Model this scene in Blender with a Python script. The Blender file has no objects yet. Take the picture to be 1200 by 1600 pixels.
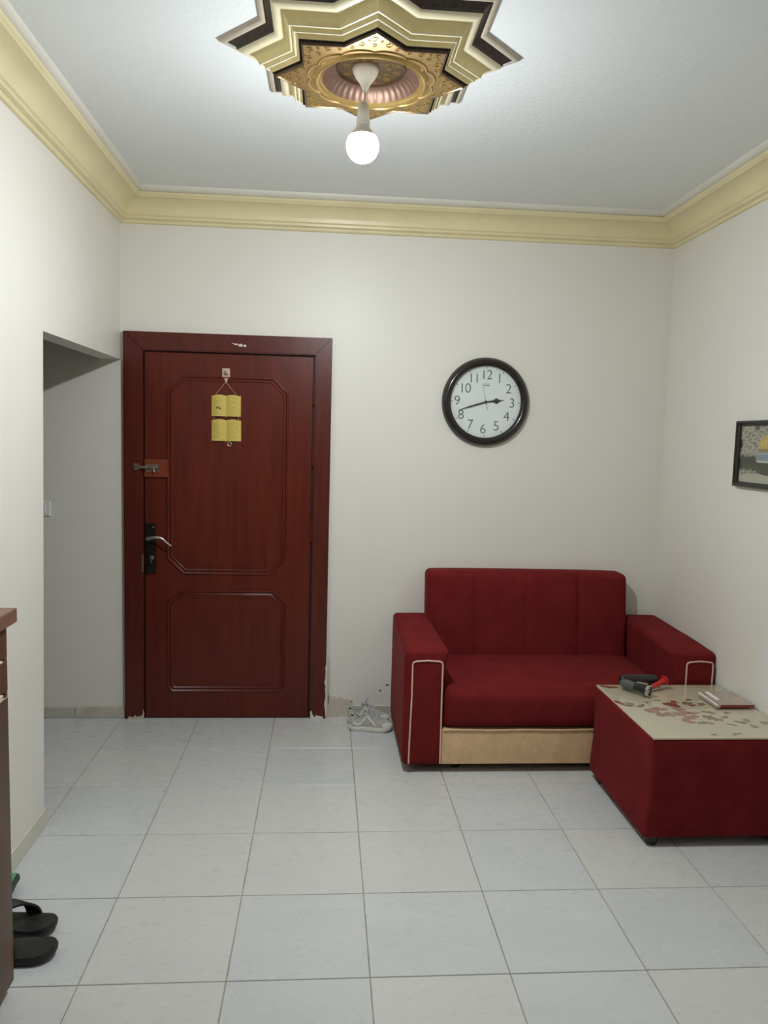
import bpy, bmesh, math, random
from mathutils import Vector, Matrix
from math import sin, cos, pi, radians, sqrt

S = bpy.context.scene
COL = S.collection
rnd = random.Random(7)

# ------------------------------------------------------------------ camera
CAM = Vector((1.04956, -4.03221, 1.50927))
YAW, PITCH, ROLL, FPX = 0.076565, -0.0962257, 0.0266794, 1198.396
f = Vector((sin(YAW) * cos(PITCH), cos(YAW) * cos(PITCH), sin(PITCH)))
r0 = Vector((cos(YAW), -sin(YAW), 0))
u0 = r0.cross(f)
r = r0 * cos(ROLL) + u0 * sin(ROLL)
u = u0 * cos(ROLL) - r0 * sin(ROLL)
cd = bpy.data.cameras.new('camera')
cam = bpy.data.objects.new('camera', cd)
COL.objects.link(cam)
M3 = Matrix((r, u, -f)).transposed()
cam.matrix_world = Matrix.Translation(CAM) @ M3.to_4x4()
cd.sensor_width = 36.0
cd.sensor_fit = 'AUTO'
cd.lens = 36.0 * FPX / 1600.0
cd.clip_start = 0.02
S.camera = cam

# ------------------------------------------------------------------ world, exposure
W = bpy.data.worlds.new('world')
S.world = W
W.use_nodes = True
W.node_tree.nodes['Background'].inputs[0].default_value = (0.5, 0.55, 0.6, 1)
W.node_tree.nodes['Background'].inputs[1].default_value = 0.05
S.view_settings.view_transform = 'Standard'
S.view_settings.look = 'None'
S.view_settings.gamma = 1.0
S.view_settings.use_curve_mapping = False
S.view_settings.exposure = 0.0
BULB_STRENGTH = 1400.0
BULB_COLOR = (0.935, 0.985, 1.02, 1)

# ------------------------------------------------------------------ materials
def s2l(c):
    return tuple(((x / 255) / 12.92 if x / 255 < 0.04045 else ((x / 255 + 0.055) / 1.055) ** 2.4) for x in c)

class NT:
    def __init__(self, name):
        self.m = bpy.data.materials.new(name)
        self.m.use_nodes = True
        self.t = self.m.node_tree
        self.b = self.t.nodes['Principled BSDF']
    def n(self, typ, **kw):
        nd = self.t.nodes.new(typ)
        for k, v in kw.items():
            setattr(nd, k, v)
        return nd
    def l(self, a, b):
        self.t.links.new(a, b)
    def coord(self, scale=(1, 1, 1), loc=(0, 0, 0), which='Object'):
        tc = self.n('ShaderNodeTexCoord')
        mp = self.n('ShaderNodeMapping')
        mp.inputs['Scale'].default_value = scale
        mp.inputs['Location'].default_value = loc
        self.l(tc.outputs[which], mp.inputs[0])
        return mp.outputs[0]
    def noise(self, vec, scale=5, detail=3, rough=0.55):
        nd = self.n('ShaderNodeTexNoise')
        nd.inputs['Scale'].default_value = scale
        nd.inputs['Detail'].default_value = detail
        nd.inputs['Roughness'].default_value = rough
        self.l(vec, nd.inputs['Vector'])
        return nd.outputs[0]
    def ramp(self, fac, stops):
        nd = self.n('ShaderNodeValToRGB')
        el = nd.color_ramp.elements
        while len(el) < len(stops):
            el.new(0.5)
        for e, (p, c) in zip(el, stops):
            e.position = p
            e.color = (c[0], c[1], c[2], 1)
        self.l(fac, nd.inputs[0])
        return nd.outputs[0]
    def mix(self, fac, a, b):
        nd = self.n('ShaderNodeMix', data_type='RGBA')
        for i, v in ((0, fac), (6, a), (7, b)):
            if hasattr(v, 'links') or hasattr(v, 'is_linked'):
                self.l(v, nd.inputs[i])
            elif i == 0:
                nd.inputs[0].default_value = v
            else:
                nd.inputs[i].default_value = (v[0], v[1], v[2], 1)
        return nd.outputs[2]
    def math(self, op, a, b=0.0, clamp=False):
        nd = self.n('ShaderNodeMath', operation=op)
        nd.use_clamp = clamp
        for i, v in ((0, a), (1, b)):
            if hasattr(v, 'is_linked'):
                self.l(v, nd.inputs[i])
            else:
                nd.inputs[i].default_value = v
        return nd.outputs[0]
    def bump(self, h, strength=0.2, dist=0.002):
        nd = self.n('ShaderNodeBump')
        nd.inputs['Strength'].default_value = strength
        nd.inputs['Distance'].default_value = dist
        self.l(h, nd.inputs['Height'])
        self.l(nd.outputs[0], self.b.inputs['Normal'])
    def set(self, **kw):
        names = {'rough': 'Roughness', 'metal': 'Metallic', 'spec': 'Specular IOR Level', 'coat': 'Coat Weight',
                 'coatr': 'Coat Roughness', 'sheen': 'Sheen Weight', 'sheenr': 'Sheen Roughness', 'ior': 'IOR'}
        for k, v in kw.items():
            self.b.inputs[names[k]].default_value = v
        return self

def plain(name, c, rough=0.5, var=0.08, scale=30, bump=0.0, bscale=200, bdist=0.001, **kw):
    """painted / plastic / fabric: a colour with slight mottling and fine relief"""
    k = NT(name)
    v = k.coord()
    n = k.noise(v, scale, 4)
    a = tuple(x * (1 - var) for x in c)
    b = tuple(min(1, x * (1 + var)) for x in c)
    k.l(k.ramp(n, [(0.3, a), (0.7, b)]), k.b.inputs['Base Color'])
    k.set(rough=rough, **kw)
    if bump:
        k.bump(k.noise(v, bscale, 3), bump, bdist)
    return k.m

def mask_ellipse(k, sep, cx, cy, rx, ry, ax, edge=None, amt=0.0, soft=0.15):
    """0..1 mask of an ellipse in two object axes, edge broken by noise"""
    dx = k.math('DIVIDE', k.math('SUBTRACT', sep.outputs[ax[0]], cx), rx)
    dy = k.math('DIVIDE', k.math('SUBTRACT', sep.outputs[ax[1]], cy), ry)
    d = k.math('ADD', k.math('MULTIPLY', dx, dx), k.math('MULTIPLY', dy, dy))
    if edge is not None:
        d = k.math('ADD', d, k.math('MULTIPLY', k.math('SUBTRACT', edge, 0.5), amt))
    return k.math('DIVIDE', k.math('SUBTRACT', 1.0, d), soft, clamp=True)

def sep_xyz(k, vec):
    s = k.n('ShaderNodeSeparateXYZ')
    k.l(vec, s.inputs[0])
    return s

WALL_C = (0.805, 0.778, 0.705)
def wall_mat(name, marks=(), c=WALL_C):
    k = NT(name)
    v = k.coord()
    n = k.noise(v, 1.3, 3)
    col = k.ramp(n, [(0.3, tuple(x * 0.97 for x in c)), (0.7, c)])
    sp = sep_xyz(k, v)
    for (ax, cx, cy, rx, ry, mc, amt, sc) in marks:
        e = k.noise(v, sc, 4, 0.7)
        col = k.mix(mask_ellipse(k, sp, cx, cy, rx, ry, ax, e, amt), col, mc)
    k.l(col, k.b.inputs['Base Color'])
    k.set(rough=0.42, spec=0.4)
    k.bump(k.noise(v, 90, 3), 0.06, 0.003)
    return k.m

MAT = {}
DK = (0.06, 0.05, 0.04)
PK = (0.62, 0.54, 0.45)
MAT['wall_back'] = wall_mat('wall_paint_back', [
    ((0, 2), 1.12, 0.05, 0.10, 0.06, PK, 3.0, 30), ((0, 2), 1.078, 0.16, 0.014, 0.17, (0.7, 0.62, 0.55), 1.5, 40),
    ((0, 2), 1.085, 0.10, 0.004, 0.03, (0.25, 0.22, 0.18), 4.0, 60), ((0, 2), 1.402, 0.178, 0.012, 0.004, DK, 0.5, 80),
    ((0, 2), 1.365, 0.146, 0.006, 0.005, DK, 1.0, 90), ((0, 2), 1.21, 0.087, 0.006, 0.005, (0.2, 0.18, 0.15), 1.0, 90)])
MAT['wall_right'] = wall_mat('wall_paint_right', [
    ((1, 2), -1.13, 0.595, 0.115, 0.11, (0.79, 0.80, 0.775), 3.5, 16)])
MAT['wall'] = wall_mat('wall_paint')
MAT['passage_bounce'] = plain('passage_bounce_brown', (0.34, 0.20, 0.09), 0.6, 0.05, 3)  # brown invented for the unseen passage walls, to warm light bounced off them
k = NT('ceiling_stucco'); v = k.coord()
k.l(k.ramp(k.noise(v, 2, 3), [(0.3, (0.81, 0.84, 0.84)), (0.7, (0.83, 0.86, 0.86))]), k.b.inputs['Base Color'])
k.set(rough=0.6); k.bump(k.noise(v, 55, 4, 0.65), 0.28, 0.006); MAT['ceiling'] = k.m
MAT['cornice'] = plain('cornice_yellow_gloss_paint', (0.80, 0.70, 0.42), 0.35, 0.05, 4, spec=0.5)
MAT['cornice_white'] = plain('cornice_cream_paint', (0.74, 0.71, 0.62), 0.45, 0.03, 4)
MAT['grout'] = plain('grout', (0.36, 0.32, 0.25), 0.85, 0.35, 9)
MAT['skirting_grey'] = plain('skirting_tile_grey', (0.55, 0.53, 0.47), 0.4, 0.06, 12)
MAT['skirting_pink'] = plain('skirting_tile_pink', (0.58, 0.52, 0.45), 0.4, 0.1, 25)
MAT['skirting_painted'] = plain('skirting_painted', (0.62, 0.60, 0.51), 0.4, 0.05, 8)

def tile_mat(name, a, b):
    k = NT(name)
    oi = k.n('ShaderNodeObjectInfo')
    cx = k.n('ShaderNodeCombineXYZ')
    k.l(k.math('MULTIPLY', oi.outputs['Random'], 40.0), cx.inputs[0])
    k.l(k.math('MULTIPLY', oi.outputs['Random'], 17.0), cx.inputs[1])
    va = k.n('ShaderNodeVectorMath', operation='ADD')
    k.l(k.coord((1, 1.8, 1)), va.inputs[0]); k.l(cx.outputs[0], va.inputs[1])
    n = k.noise(va.outputs[0], 3.2, 2, 0.45)
    col = k.ramp(n, [(0.28, a), (0.72, b)])
    k.l(col, k.b.inputs['Base Color'])
    k.set(rough=0.32, spec=0.45)
    k.l(k.ramp(k.noise(va.outputs[0], 12, 3), [(0.3, (0.24,) * 3), (0.7, (0.36,) * 3)]), k.b.inputs['Roughness'])
    return k.m
MAT['tile_a'] = tile_mat('floor_tile_blue_grey', (0.575, 0.592, 0.592), (0.612, 0.624, 0.612))
MAT['tile_b'] = tile_mat('floor_tile_beige_white', (0.61, 0.612, 0.588), (0.635, 0.632, 0.60))

def wood(name, a, b, rough=0.3, scale=(14, 14, 1.2), coat=0.0, spec=0.35):
    k = NT(name)
    v = k.coord(scale)
    n = k.noise(v, 2.2, 6, 0.6)
    n2 = k.noise(k.coord((60, 60, 2.5)), 2.0, 3)
    m = k.math('ADD', k.math('MULTIPLY', n, 0.7), k.math('MULTIPLY', n2, 0.3))
    k.l(k.ramp(m, [(0.35, a), (0.65, b)]), k.b.inputs['Base Color'])
    k.set(rough=rough, coat=coat, coatr=0.2, spec=spec)
    k.bump(n2, 0.05, 0.001)
    return k.m
MAT['door'] = wood('door_mahogany', (0.075, 0.0085, 0.0025), (0.130, 0.0150, 0.0040), 0.36)
MAT['door_frame'] = wood('door_frame_mahogany', (0.070, 0.0105, 0.0060), (0.115, 0.0170, 0.0090), 0.36)
MAT['door_dark'] = plain('door_gap_dark', (0.012, 0.005, 0.004), 0.6)
MAT['wood_block'] = wood('latch_block_red_wood', (0.17, 0.032, 0.014), (0.22, 0.045, 0.018), 0.4, (1.2, 14, 14))
MAT['cabinet'] = wood('cabinet_brown_laminate', (0.085, 0.048, 0.030), (0.135, 0.075, 0.046), 0.42)
MAT['cabinet_drawer'] = wood('cabinet_red_brown_laminate', (0.10, 0.040, 0.022), (0.16, 0.064, 0.034), 0.42)
MAT['cabinet_top'] = wood('cabinet_top_laminate', (0.17, 0.085, 0.05), (0.24, 0.12, 0.075), 0.35, (1.2, 14, 14))
MAT['pale_edge'] = plain('pale_edging', (0.75, 0.62, 0.52), 0.4)

def velvet(name, c):
    k = NT(name)
    v = k.coord()
    n = k.noise(v, 9, 5, 0.6)
    k.l(k.ramp(n, [(0.3, tuple(x * 0.82 for x in c)), (0.7, tuple(x * 1.15 for x in c))]), k.b.inputs['Base Color'])
    k.set(rough=0.9, spec=0.06, sheen=0.10, sheenr=0.4)
    k.b.inputs['Sheen Tint'].default_value = (0.9, 0.25, 0.25, 1)
    k.bump(k.noise(v, 420, 2), 0.25, 0.0015)
    return k.m
MAT['velvet'] = velvet('red_velvet', (0.155, 0.0150, 0.0150))
MAT['beige_fabric'] = plain('beige_upholstery', (0.70, 0.47, 0.265), 0.75, 0.08, 25, 0.2, 500)
MAT['piping'] = plain('cream_piping', (0.72, 0.48, 0.38), 0.6, 0.05)
MAT['black_plastic'] = plain('black_plastic', (0.012, 0.012, 0.012), 0.45, 0.2)
MAT['black_rubber'] = plain('black_foam_rubber', (0.014, 0.0155, 0.013), 0.55, 0.25, 40, 0.15, 300)
MAT['teal'] = plain('teal_foam', (0.10, 0.36, 0.25), 0.5, 0.1)
MAT['dark_green'] = plain('dark_green_rubber', (0.03, 0.055, 0.04), 0.6, 0.1)
MAT['clock_rim'] = plain('clock_brown_black_gloss', (0.016, 0.011, 0.009), 0.2, 0.1, spec=0.6)
MAT['clock_rim_edge'] = plain('clock_outer_grey_gloss', (0.05, 0.045, 0.04), 0.22, 0.1)
MAT['clock_face'] = plain('clock_face_white', (0.86, 0.88, 0.87), 0.4, 0.01)
MAT['clock_ink'] = plain('clock_dark_ink', (0.028, 0.03, 0.032), 0.5, 0.05)
MAT['clock_grey'] = plain('clock_grey_ink', (0.30, 0.32, 0.32), 0.5, 0.05)
MAT['silver'] = plain('brushed_silver', (0.62, 0.60, 0.57), 0.28, 0.05, metal=1.0)
MAT['steel_dull'] = plain('dull_steel', (0.30, 0.24, 0.19), 0.42, 0.15, metal=0.9)
MAT['black_metal'] = plain('blackened_metal', (0.02, 0.018, 0.016), 0.38, 0.2, metal=0.6)
MAT['gold_plaque'] = plain('gold_plaque', (0.60, 0.47, 0.105), 0.5, 0.07, 60, 0.2, 260, spec=0.4)
MAT['plaque_ink'] = plain('plaque_dark_engraving', (0.22, 0.17, 0.04), 0.6)
MAT['hook'] = plain('beige_hook_plastic', (0.60, 0.43, 0.33), 0.3, 0.05)
MAT['string'] = plain('tan_string', (0.45, 0.24, 0.12), 0.7)
MAT['brass'] = plain('brass', (0.55, 0.36, 0.2), 0.3, 0.05, metal=1.0)
MAT['ros_ledge'] = plain('rosette_beige_ledge', (0.56, 0.49, 0.39), 0.45, 0.05)
MAT['ros_dark'] = plain('rosette_dark_brown_band', (0.045, 0.027, 0.016), 0.4, 0.5, 60)
MAT['ros_cream'] = plain('rosette_cream', (0.86, 0.78, 0.54), 0.35, 0.05)
MAT['ros_tan'] = plain('rosette_tan_gold', (0.95, 0.79, 0.38), 0.35, 0.06, spec=0.5)
MAT['ros_gold'] = plain('rosette_gold_leaf', (0.27, 0.175, 0.065), 0.42, 0.12, 40, 0.15, 150, metal=0.65)
MAT['ros_gold_bright'] = plain('rosette_bright_gold', (0.46, 0.31, 0.11), 0.30, 0.06, metal=0.75)
MAT['ros_bronze'] = plain('rosette_bronze', (0.15, 0.095, 0.05), 0.35, 0.15, 30, metal=0.7)
MAT['ros_rose'] = plain('rosette_rose_copper', (0.17, 0.098, 0.068), 0.45, 0.1, 30, metal=0.6)
MAT['lamp_white'] = plain('lamp_white_plastic', (0.80, 0.80, 0.75), 0.4, 0.02)
MAT['lamp_cream'] = plain('lamp_cream_plastic', (0.78, 0.74, 0.62), 0.4, 0.02)
MAT['switch'] = plain('switch_white_plastic', (0.82, 0.82, 0.80), 0.3, 0.02)
MAT['shoe_grey'] = plain('sneaker_grey_mesh', (0.44, 0.43, 0.385), 0.8, 0.12, 60, 0.4, 500)
MAT['shoe_green'] = plain('sneaker_sage_suede', (0.46, 0.475, 0.41), 0.8, 0.1, 60, 0.3, 500)
MAT['shoe_white'] = plain('sneaker_off_white', (0.74, 0.71, 0.63), 0.6, 0.06)
MAT['shoe_dark'] = plain('sneaker_lining_dark', (0.09, 0.09, 0.095), 0.8, 0.1)
MAT['lace'] = plain('sneaker_grey_laces', (0.48, 0.49, 0.50), 0.7, 0.1)
MAT['table_board'] = plain('table_beige_paint', (0.66, 0.575, 0.42), 0.5, 0.05, 6)
MAT['patch_red'] = plain('worn_patch_red', (0.30, 0.05, 0.035), 0.5, 0.3, 60)
MAT['patch_pink'] = plain('worn_patch_rose', (0.43, 0.21, 0.155), 0.5, 0.3, 60)
MAT['patch_brown'] = plain('worn_patch_brown', (0.27, 0.18, 0.105), 0.5, 0.3, 60)
MAT['red_plastic'] = plain('red_plastic', (0.52, 0.012, 0.016), 0.3, 0.05)
MAT['grey_plastic'] = plain('slate_grey_plastic', (0.085, 0.095, 0.10), 0.35, 0.08)
MAT['case'] = plain('dark_case_leather', (0.018, 0.013, 0.014), 0.35, 0.2, 80, 0.2, 400)
MAT['case_mark'] = plain('case_dull_red_mark', (0.10, 0.035, 0.03), 0.4)
MAT['book_cover'] = plain('book_taupe_cover', (0.40, 0.33, 0.26), 0.25, 0.12, 30)
MAT['book_red'] = plain('book_red_edge', (0.23, 0.03, 0.02), 0.4, 0.1)
MAT['paper'] = plain('white_paper', (0.80, 0.76, 0.70), 0.6, 0.02)
MAT['frame_black'] = plain('picture_frame_black', (0.018, 0.018, 0.014), 0.3, 0.15)

k = NT('bulb_glow')
em = k.n('ShaderNodeEmission')
em.inputs[0].default_value = BULB_COLOR
ge = k.n('ShaderNodeNewGeometry')
sz_ = sep_xyz(k, ge.outputs['Normal'])
# the emitting board faces down inside the globe: brightest below, dimmer towards the neck
st_ = k.math('ADD', 0.08, k.math('MULTIPLY', k.math('SUBTRACT', 0.05, sz_.outputs[2], clamp=True), 0.90))
k.l(k.math('MULTIPLY', st_, BULB_STRENGTH), em.inputs[1])
k.l(em.outputs[0], k.t.nodes['Material Output'].inputs[0])
MAT['bulb'] = k.m

k = NT('clear_glass')
tr = k.n('ShaderNodeBsdfTransparent'); tr.inputs[0].default_value = (0.985, 0.995, 0.985, 1)
gl = k.n('ShaderNodeBsdfGlossy'); gl.inputs['Roughness'].default_value = 0.03
fr = k.n('ShaderNodeLayerWeight'); fr.inputs[0].default_value = 0.5
fres = k.math('ADD', k.math('MULTIPLY', k.math('POWER', fr.outputs['Facing'], 5.0), 0.95), 0.03)
mx = k.n('ShaderNodeMixShader')
k.l(fres, mx.inputs[0]); k.l(tr.outputs[0], mx.inputs[1]); k.l(gl.outputs[0], mx.inputs[2])
k.l(mx.outputs[0], k.t.nodes['Material Output'].inputs[0])
MAT['glass'] = k.m

# ------------------------------------------------------------------ object helpers
def link(o, parent=None):
    COL.objects.link(o)
    if parent is not None:
        o.parent = parent
    return o

def wloc(o):
    v = Vector((0, 0, 0))
    while o is not None:
        v = v + Vector(o.location)
        o = o.parent
    return v

def obj(name, bm, mat, parent=None, world=True, smooth=False, kind=None, label=None):
    """one mesh object; coordinates given in world space unless world=False"""
    me = bpy.data.meshes.new(name)
    if parent is not None and world:
        bmesh.ops.translate(bm, verts=bm.verts[:], vec=-wloc(parent))
    bmesh.ops.recalc_face_normals(bm, faces=bm.faces[:])
    if smooth:
        for fc in bm.faces:
            fc.smooth = True
    bm.to_mesh(me)
    bm.free()
    me.materials.append(MAT[mat] if isinstance(mat, str) else mat)
    if smooth:
        try:
            me.set_sharp_from_angle(angle=radians(40))
        except Exception:
            pass
    o = bpy.data.objects.new(name, me)
    link(o, parent)
    if kind:
        o['kind'] = kind
    if label:
        o['label'] = label
    return o

def thing(name, label, cat, loc, rot=None, group=None):
    o = bpy.data.objects.new(name, None)
    o.empty_display_size = 0.05
    o.location = loc
    if rot:
        o.rotation_euler = rot
    COL.objects.link(o)
    o['label'] = label
    o['category'] = cat
    if group:
        o['group'] = group
    return o

def struct(name, bm, mat, label=None, smooth=False):
    return obj(name, bm, mat, None, kind='structure', smooth=smooth, label=label)

def box(bm, x0, x1, y0, y1, z0, z1, bev=0.0, seg=2):
    t = bmesh.new()
    bmesh.ops.create_cube(t, size=1)
    for v in t.verts:
        v.co = Vector(((x0 + x1) / 2 + v.co.x * (x1 - x0), (y0 + y1) / 2 + v.co.y * (y1 - y0), (z0 + z1) / 2 + v.co.z * (z1 - z0)))
    if bev:
        bmesh.ops.bevel(t, geom=t.edges[:], offset=bev, segments=seg, profile=0.5, affect='EDGES')
    join(bm, t)
    return bm

def join(bm, t):
    me = bpy.data.meshes.new('tmp')
    t.to_mesh(me)
    t.free()
    bm.from_mesh(me)
    bpy.data.meshes.remove(me)

def bx(*a, **k):
    return box(bmesh.new(), *a, **k)

def tube(bm, pts, rad, n=8, closed=False, caps=True, rads=None):
    pts = [Vector(p) for p in pts]
    rings = []
    N = len(pts)
    prev = None
    for i, p in enumerate(pts):
        if closed:
            d = pts[(i + 1) % N] - pts[i - 1]
        else:
            d = pts[min(i + 1, N - 1)] - pts[max(i - 1, 0)]
        d.normalize()
        if prev is None:
            a = Vector((0, 0, 1)) if abs(d.z) < 0.9 else Vector((1, 0, 0))
            a = (a - d * a.dot(d)).normalized()
        else:
            a = (prev - d * prev.dot(d)).normalized()
        prev = a
        b = d.cross(a)
        rr = rads[i] if rads else rad
        rings.append([bm.verts.new(p + (a * cos(2 * pi * j / n) + b * sin(2 * pi * j / n)) * rr) for j in range(n)])
    for i in range(N if closed else N - 1):
        A, B = rings[i], rings[(i + 1) % N]
        for j in range(n):
            bm.faces.new((A[j], A[(j + 1) % n], B[(j + 1) % n], B[j]))
    if caps and not closed:
        bm.faces.new(rings[0][::-1])
        bm.faces.new(rings[-1])
    return bm

def lathe(bm, prof, n=32, origin=(0, 0, 0), X=(1, 0, 0), Y=(0, 1, 0), Z=(0, 0, 1), rfun=None, close_ring=False):
    """profile of (radius, height) spun about Z at origin"""
    O, X, Y, Z = Vector(origin), Vector(X), Vector(Y), Vector(Z)
    rings = []
    for (rr, h) in prof:
        if rr < 1e-6:
            rings.append([bm.verts.new(O + Z * h)])
        else:
            ring = []
            for j in range(n):
                a = 2 * pi * j / n
                q = rr if rfun is None else rfun(rr, a, h)
                ring.append(bm.verts.new(O + X * (q * cos(a)) + Y * (q * sin(a)) + Z * h))
            rings.append(ring)
    pairs = list(zip(rings[:-1], rings[1:]))
    if close_ring:
        pairs.append((rings[-1], rings[0]))
    for A, B in pairs:
        for j in range(n):
            j2 = (j + 1) % n
            if len(A) == 1 and len(B) > 1:
                bm.faces.new((A[0], B[j], B[j2]))
            elif len(B) == 1 and len(A) > 1:
                bm.faces.new((A[j], A[j2], B[0]))
            elif len(A) > 1:
                bm.faces.new((A[j], A[j2], B[j2], B[j]))
    return bm

def axes_for(d):
    d = Vector(d).normalized()
    a = Vector((0, 0, 1)) if abs(d.z) < 0.9 else Vector((1, 0, 0))
    x = (a - d * a.dot(d)).normalized()
    return x, d.cross(x), d

def prism(bm, poly, to3, depth, bev=0.0):
    """poly in 2-D, to3(u, v, d) maps to space; extruded by depth"""
    A = [bm.verts.new(to3(a, b, 0)) for a, b in poly]
    B = [bm.verts.new(to3(a, b, depth)) for a, b in poly]
    n = len(poly)
    bm.faces.new(A[::-1]); bm.faces.new(B)
    for i in range(n):
        bm.faces.new((A[i], A[(i + 1) % n], B[(i + 1) % n], B[i]))
    return bm

def sweep(bm, poly, prof, to3, closed=True, cap=False):
    """mitred sweep: each profile point (offset to the left of the path, height)"""
    n = len(poly)
    P = [Vector((a, b)) for a, b in poly]
    offs = []
    for i in range(n):
        e1 = (P[i] - P[i - 1]) if (closed or i > 0) else (P[1] - P[0])
        e2 = (P[(i + 1) % n] - P[i]) if (closed or i < n - 1) else (P[-1] - P[-2])
        n1 = Vector((-e1.y, e1.x)).normalized()
        n2 = Vector((-e2.y, e2.x)).normalized()
        offs.append((n1 + n2) / (1 + n1.dot(n2)))
    rings = [[bm.verts.new(to3(*(P[i] + offs[i] * o), h)) for (o, h) in prof] for i in range(n)]
    m = len(prof)
    for i in range(n if closed else n - 1):
        A, B = rings[i], rings[(i + 1) % n]
        for j in range(m - 1):
            bm.faces.new((A[j], A[j + 1], B[j + 1], B[j]))
    if cap and not closed:
        bm.faces.new(rings[0]); bm.faces.new(rings[-1][::-1])
    return bm

def samples(lo, hi, rr, n):
    k = [0, 0.3, 0.65, 1.0]
    a = [lo + rr * t for t in k]
    b = [hi - rr * t for t in k[::-1]]
    inner = [lo + rr + (hi - lo - 2 * rr) * i / n for i in range(1, n)]
    return a + inner + b

def rbox(bm, x0, x1, y0, y1, z0, z1, rr, n=(8, 4, 4), bulge=(0, 0, 0, 0, 0, 0), fn=None):
    """upholstered block: rounded edges, faces puffed by bulge (-x,+x,-y,+y,-z,+z)"""
    lo, hi = Vector((x0, y0, z0)), Vector((x1, y1, z1))
    sx, sy, sz = samples(x0, x1, rr, n[0]), samples(y0, y1, rr, n[1]), samples(z0, z1, rr, n[2])
    nx, ny, nz = len(sx), len(sy), len(sz)
    D = {}
    def vert(i, j, k_):
        key = (i, j, k_)
        if key in D:
            return D[key]
        p = Vector((sx[i], sy[j], sz[k_]))
        c = Vector([min(max(p[a], lo[a] + rr), hi[a] - rr) for a in range(3)])
        d = p - c
        if d.length > 1e-9:
            q = c + d.normalized() * rr
        else:
            q = p
        t = [(p[a] - lo[a]) / (hi[a] - lo[a]) * 2 - 1 for a in range(3)]
        w = lambda a: max(0, 1 - t[a] ** 4)
        add = Vector((0, 0, 0))
        if i == 0: add.x -= bulge[0] * w(1) * w(2)
        if i == nx - 1: add.x += bulge[1] * w(1) * w(2)
        if j == 0: add.y -= bulge[2] * w(0) * w(2)
        if j == ny - 1: add.y += bulge[3] * w(0) * w(2)
        if k_ == 0: add.z -= bulge[4] * w(0) * w(1)
        if k_ == nz - 1: add.z += bulge[5] * w(0) * w(1)
        q = q + add
        if fn:
            q = fn(q, t)
        D[key] = bm.verts.new(q)
        return D[key]
    def quad(*ks):
        bm.faces.new([vert(*q) for q in ks])
    for i in range(nx - 1):
        for j in range(ny - 1):
            quad((i, j, 0), (i, j + 1, 0), (i + 1, j + 1, 0), (i + 1, j, 0))
            quad((i, j, nz - 1), (i + 1, j, nz - 1), (i + 1, j + 1, nz - 1), (i, j + 1, nz - 1))
    for i in range(nx - 1):
        for k_ in range(nz - 1):
            quad((i, 0, k_), (i + 1, 0, k_), (i + 1, 0, k_ + 1), (i, 0, k_ + 1))
            quad((i, ny - 1, k_), (i, ny - 1, k_ + 1), (i + 1, ny - 1, k_ + 1), (i + 1, ny - 1, k_))
    for j in range(ny - 1):
        for k_ in range(nz - 1):
            quad((0, j, k_), (0, j, k_ + 1), (0, j + 1, k_ + 1), (0, j + 1, k_))
            quad((nx - 1, j, k_), (nx - 1, j + 1, k_), (nx - 1, j + 1, k_ + 1), (nx - 1, j, k_ + 1))
    return bm

def text_bm(s, size, offset=0.0, extrude=0.0006):
    cu = bpy.data.curves.new('txt', 'FONT')
    cu.body = s
    cu.size = size
    cu.align_x = 'CENTER'
    cu.align_y = 'CENTER'
    cu.offset = offset
    cu.extrude = extrude
    cu.resolution_u = 4
    o = bpy.data.objects.new('txt', cu)
    COL.objects.link(o)
    bpy.context.view_layer.update()
    me = bpy.data.meshes.new_from_object(o.evaluated_get(bpy.context.evaluated_depsgraph_get()))
    bm = bmesh.new()
    bm.from_mesh(me)
    bpy.data.objects.remove(o)
    bpy.data.curves.remove(cu)
    bpy.data.meshes.remove(me)
    return bm

# ------------------------------------------------------------------ room shell
H = 2.69
XR = 2.859
YF = -5.6                 # wall behind the camera
OPT = 1.868               # lintel height of the opening on the left
WT = 0.10                 # thickness of the left wall

fl = struct('floor', bx(-2.0, XR + 0.1, YF - 0.1, 0.1, -0.06, -0.004), 'grout')
T = 0.4
Y0 = 0.418
def tile_mesh(name, w, d, mat):
    bm = bmesh.new()
    g = 0.0016
    box(bm, g - w / 2, w / 2 - g, g - d / 2, d / 2 - g, -0.012, 0.0, 0.0012, 1)
    me = bpy.data.meshes.new(name)
    bm.to_mesh(me); bm.free()
    me.materials.append(MAT[mat])
    return me
TM = {}
def tile(x0, x1, ya, yb):
    w, d = round(x1 - x0, 3), round(yb - ya, 3)
    m = 'tile_a' if rnd.random() < 0.5 else 'tile_b'
    if (w, d, m) not in TM:
        TM[(w, d, m)] = tile_mesh('floor_tile', w, d, m)
    o = bpy.data.objects.new('floor_tile', TM[(w, d, m)])
    o.location = ((x0 + x1) / 2, (ya + yb) / 2, rnd.uniform(-0.0006, 0.0))
    o.rotation_euler = (0, 0, rnd.uniform(-0.0012, 0.0012))
    link(o, fl)
rows = [(-Y0, 0.0)] + [(-Y0 - T * (j + 1), -Y0 - T * j) for j in range(9)]
for ri, (ya, yb) in enumerate(rows):
    for i in range(-4 if ri < 3 else 0, 8):
        xa, xb = i * T, min((i + 1) * T, XR)
        if xb - xa > 0.02:
            tile(xa, xb, ya, yb)

struct('wall_back', bx(-2.0, XR + 0.1, 0.0, 0.12, -0.06, H + 0.1), 'wall_back')
struct('wall_right', bx(XR, XR + 0.12, YF - 0.1, 0.0, -0.06, H + 0.1), 'wall_right')
struct('wall_front', bx(-0.1, XR, YF - 0.12, YF, -0.06, H + 0.1), 'wall')
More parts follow.
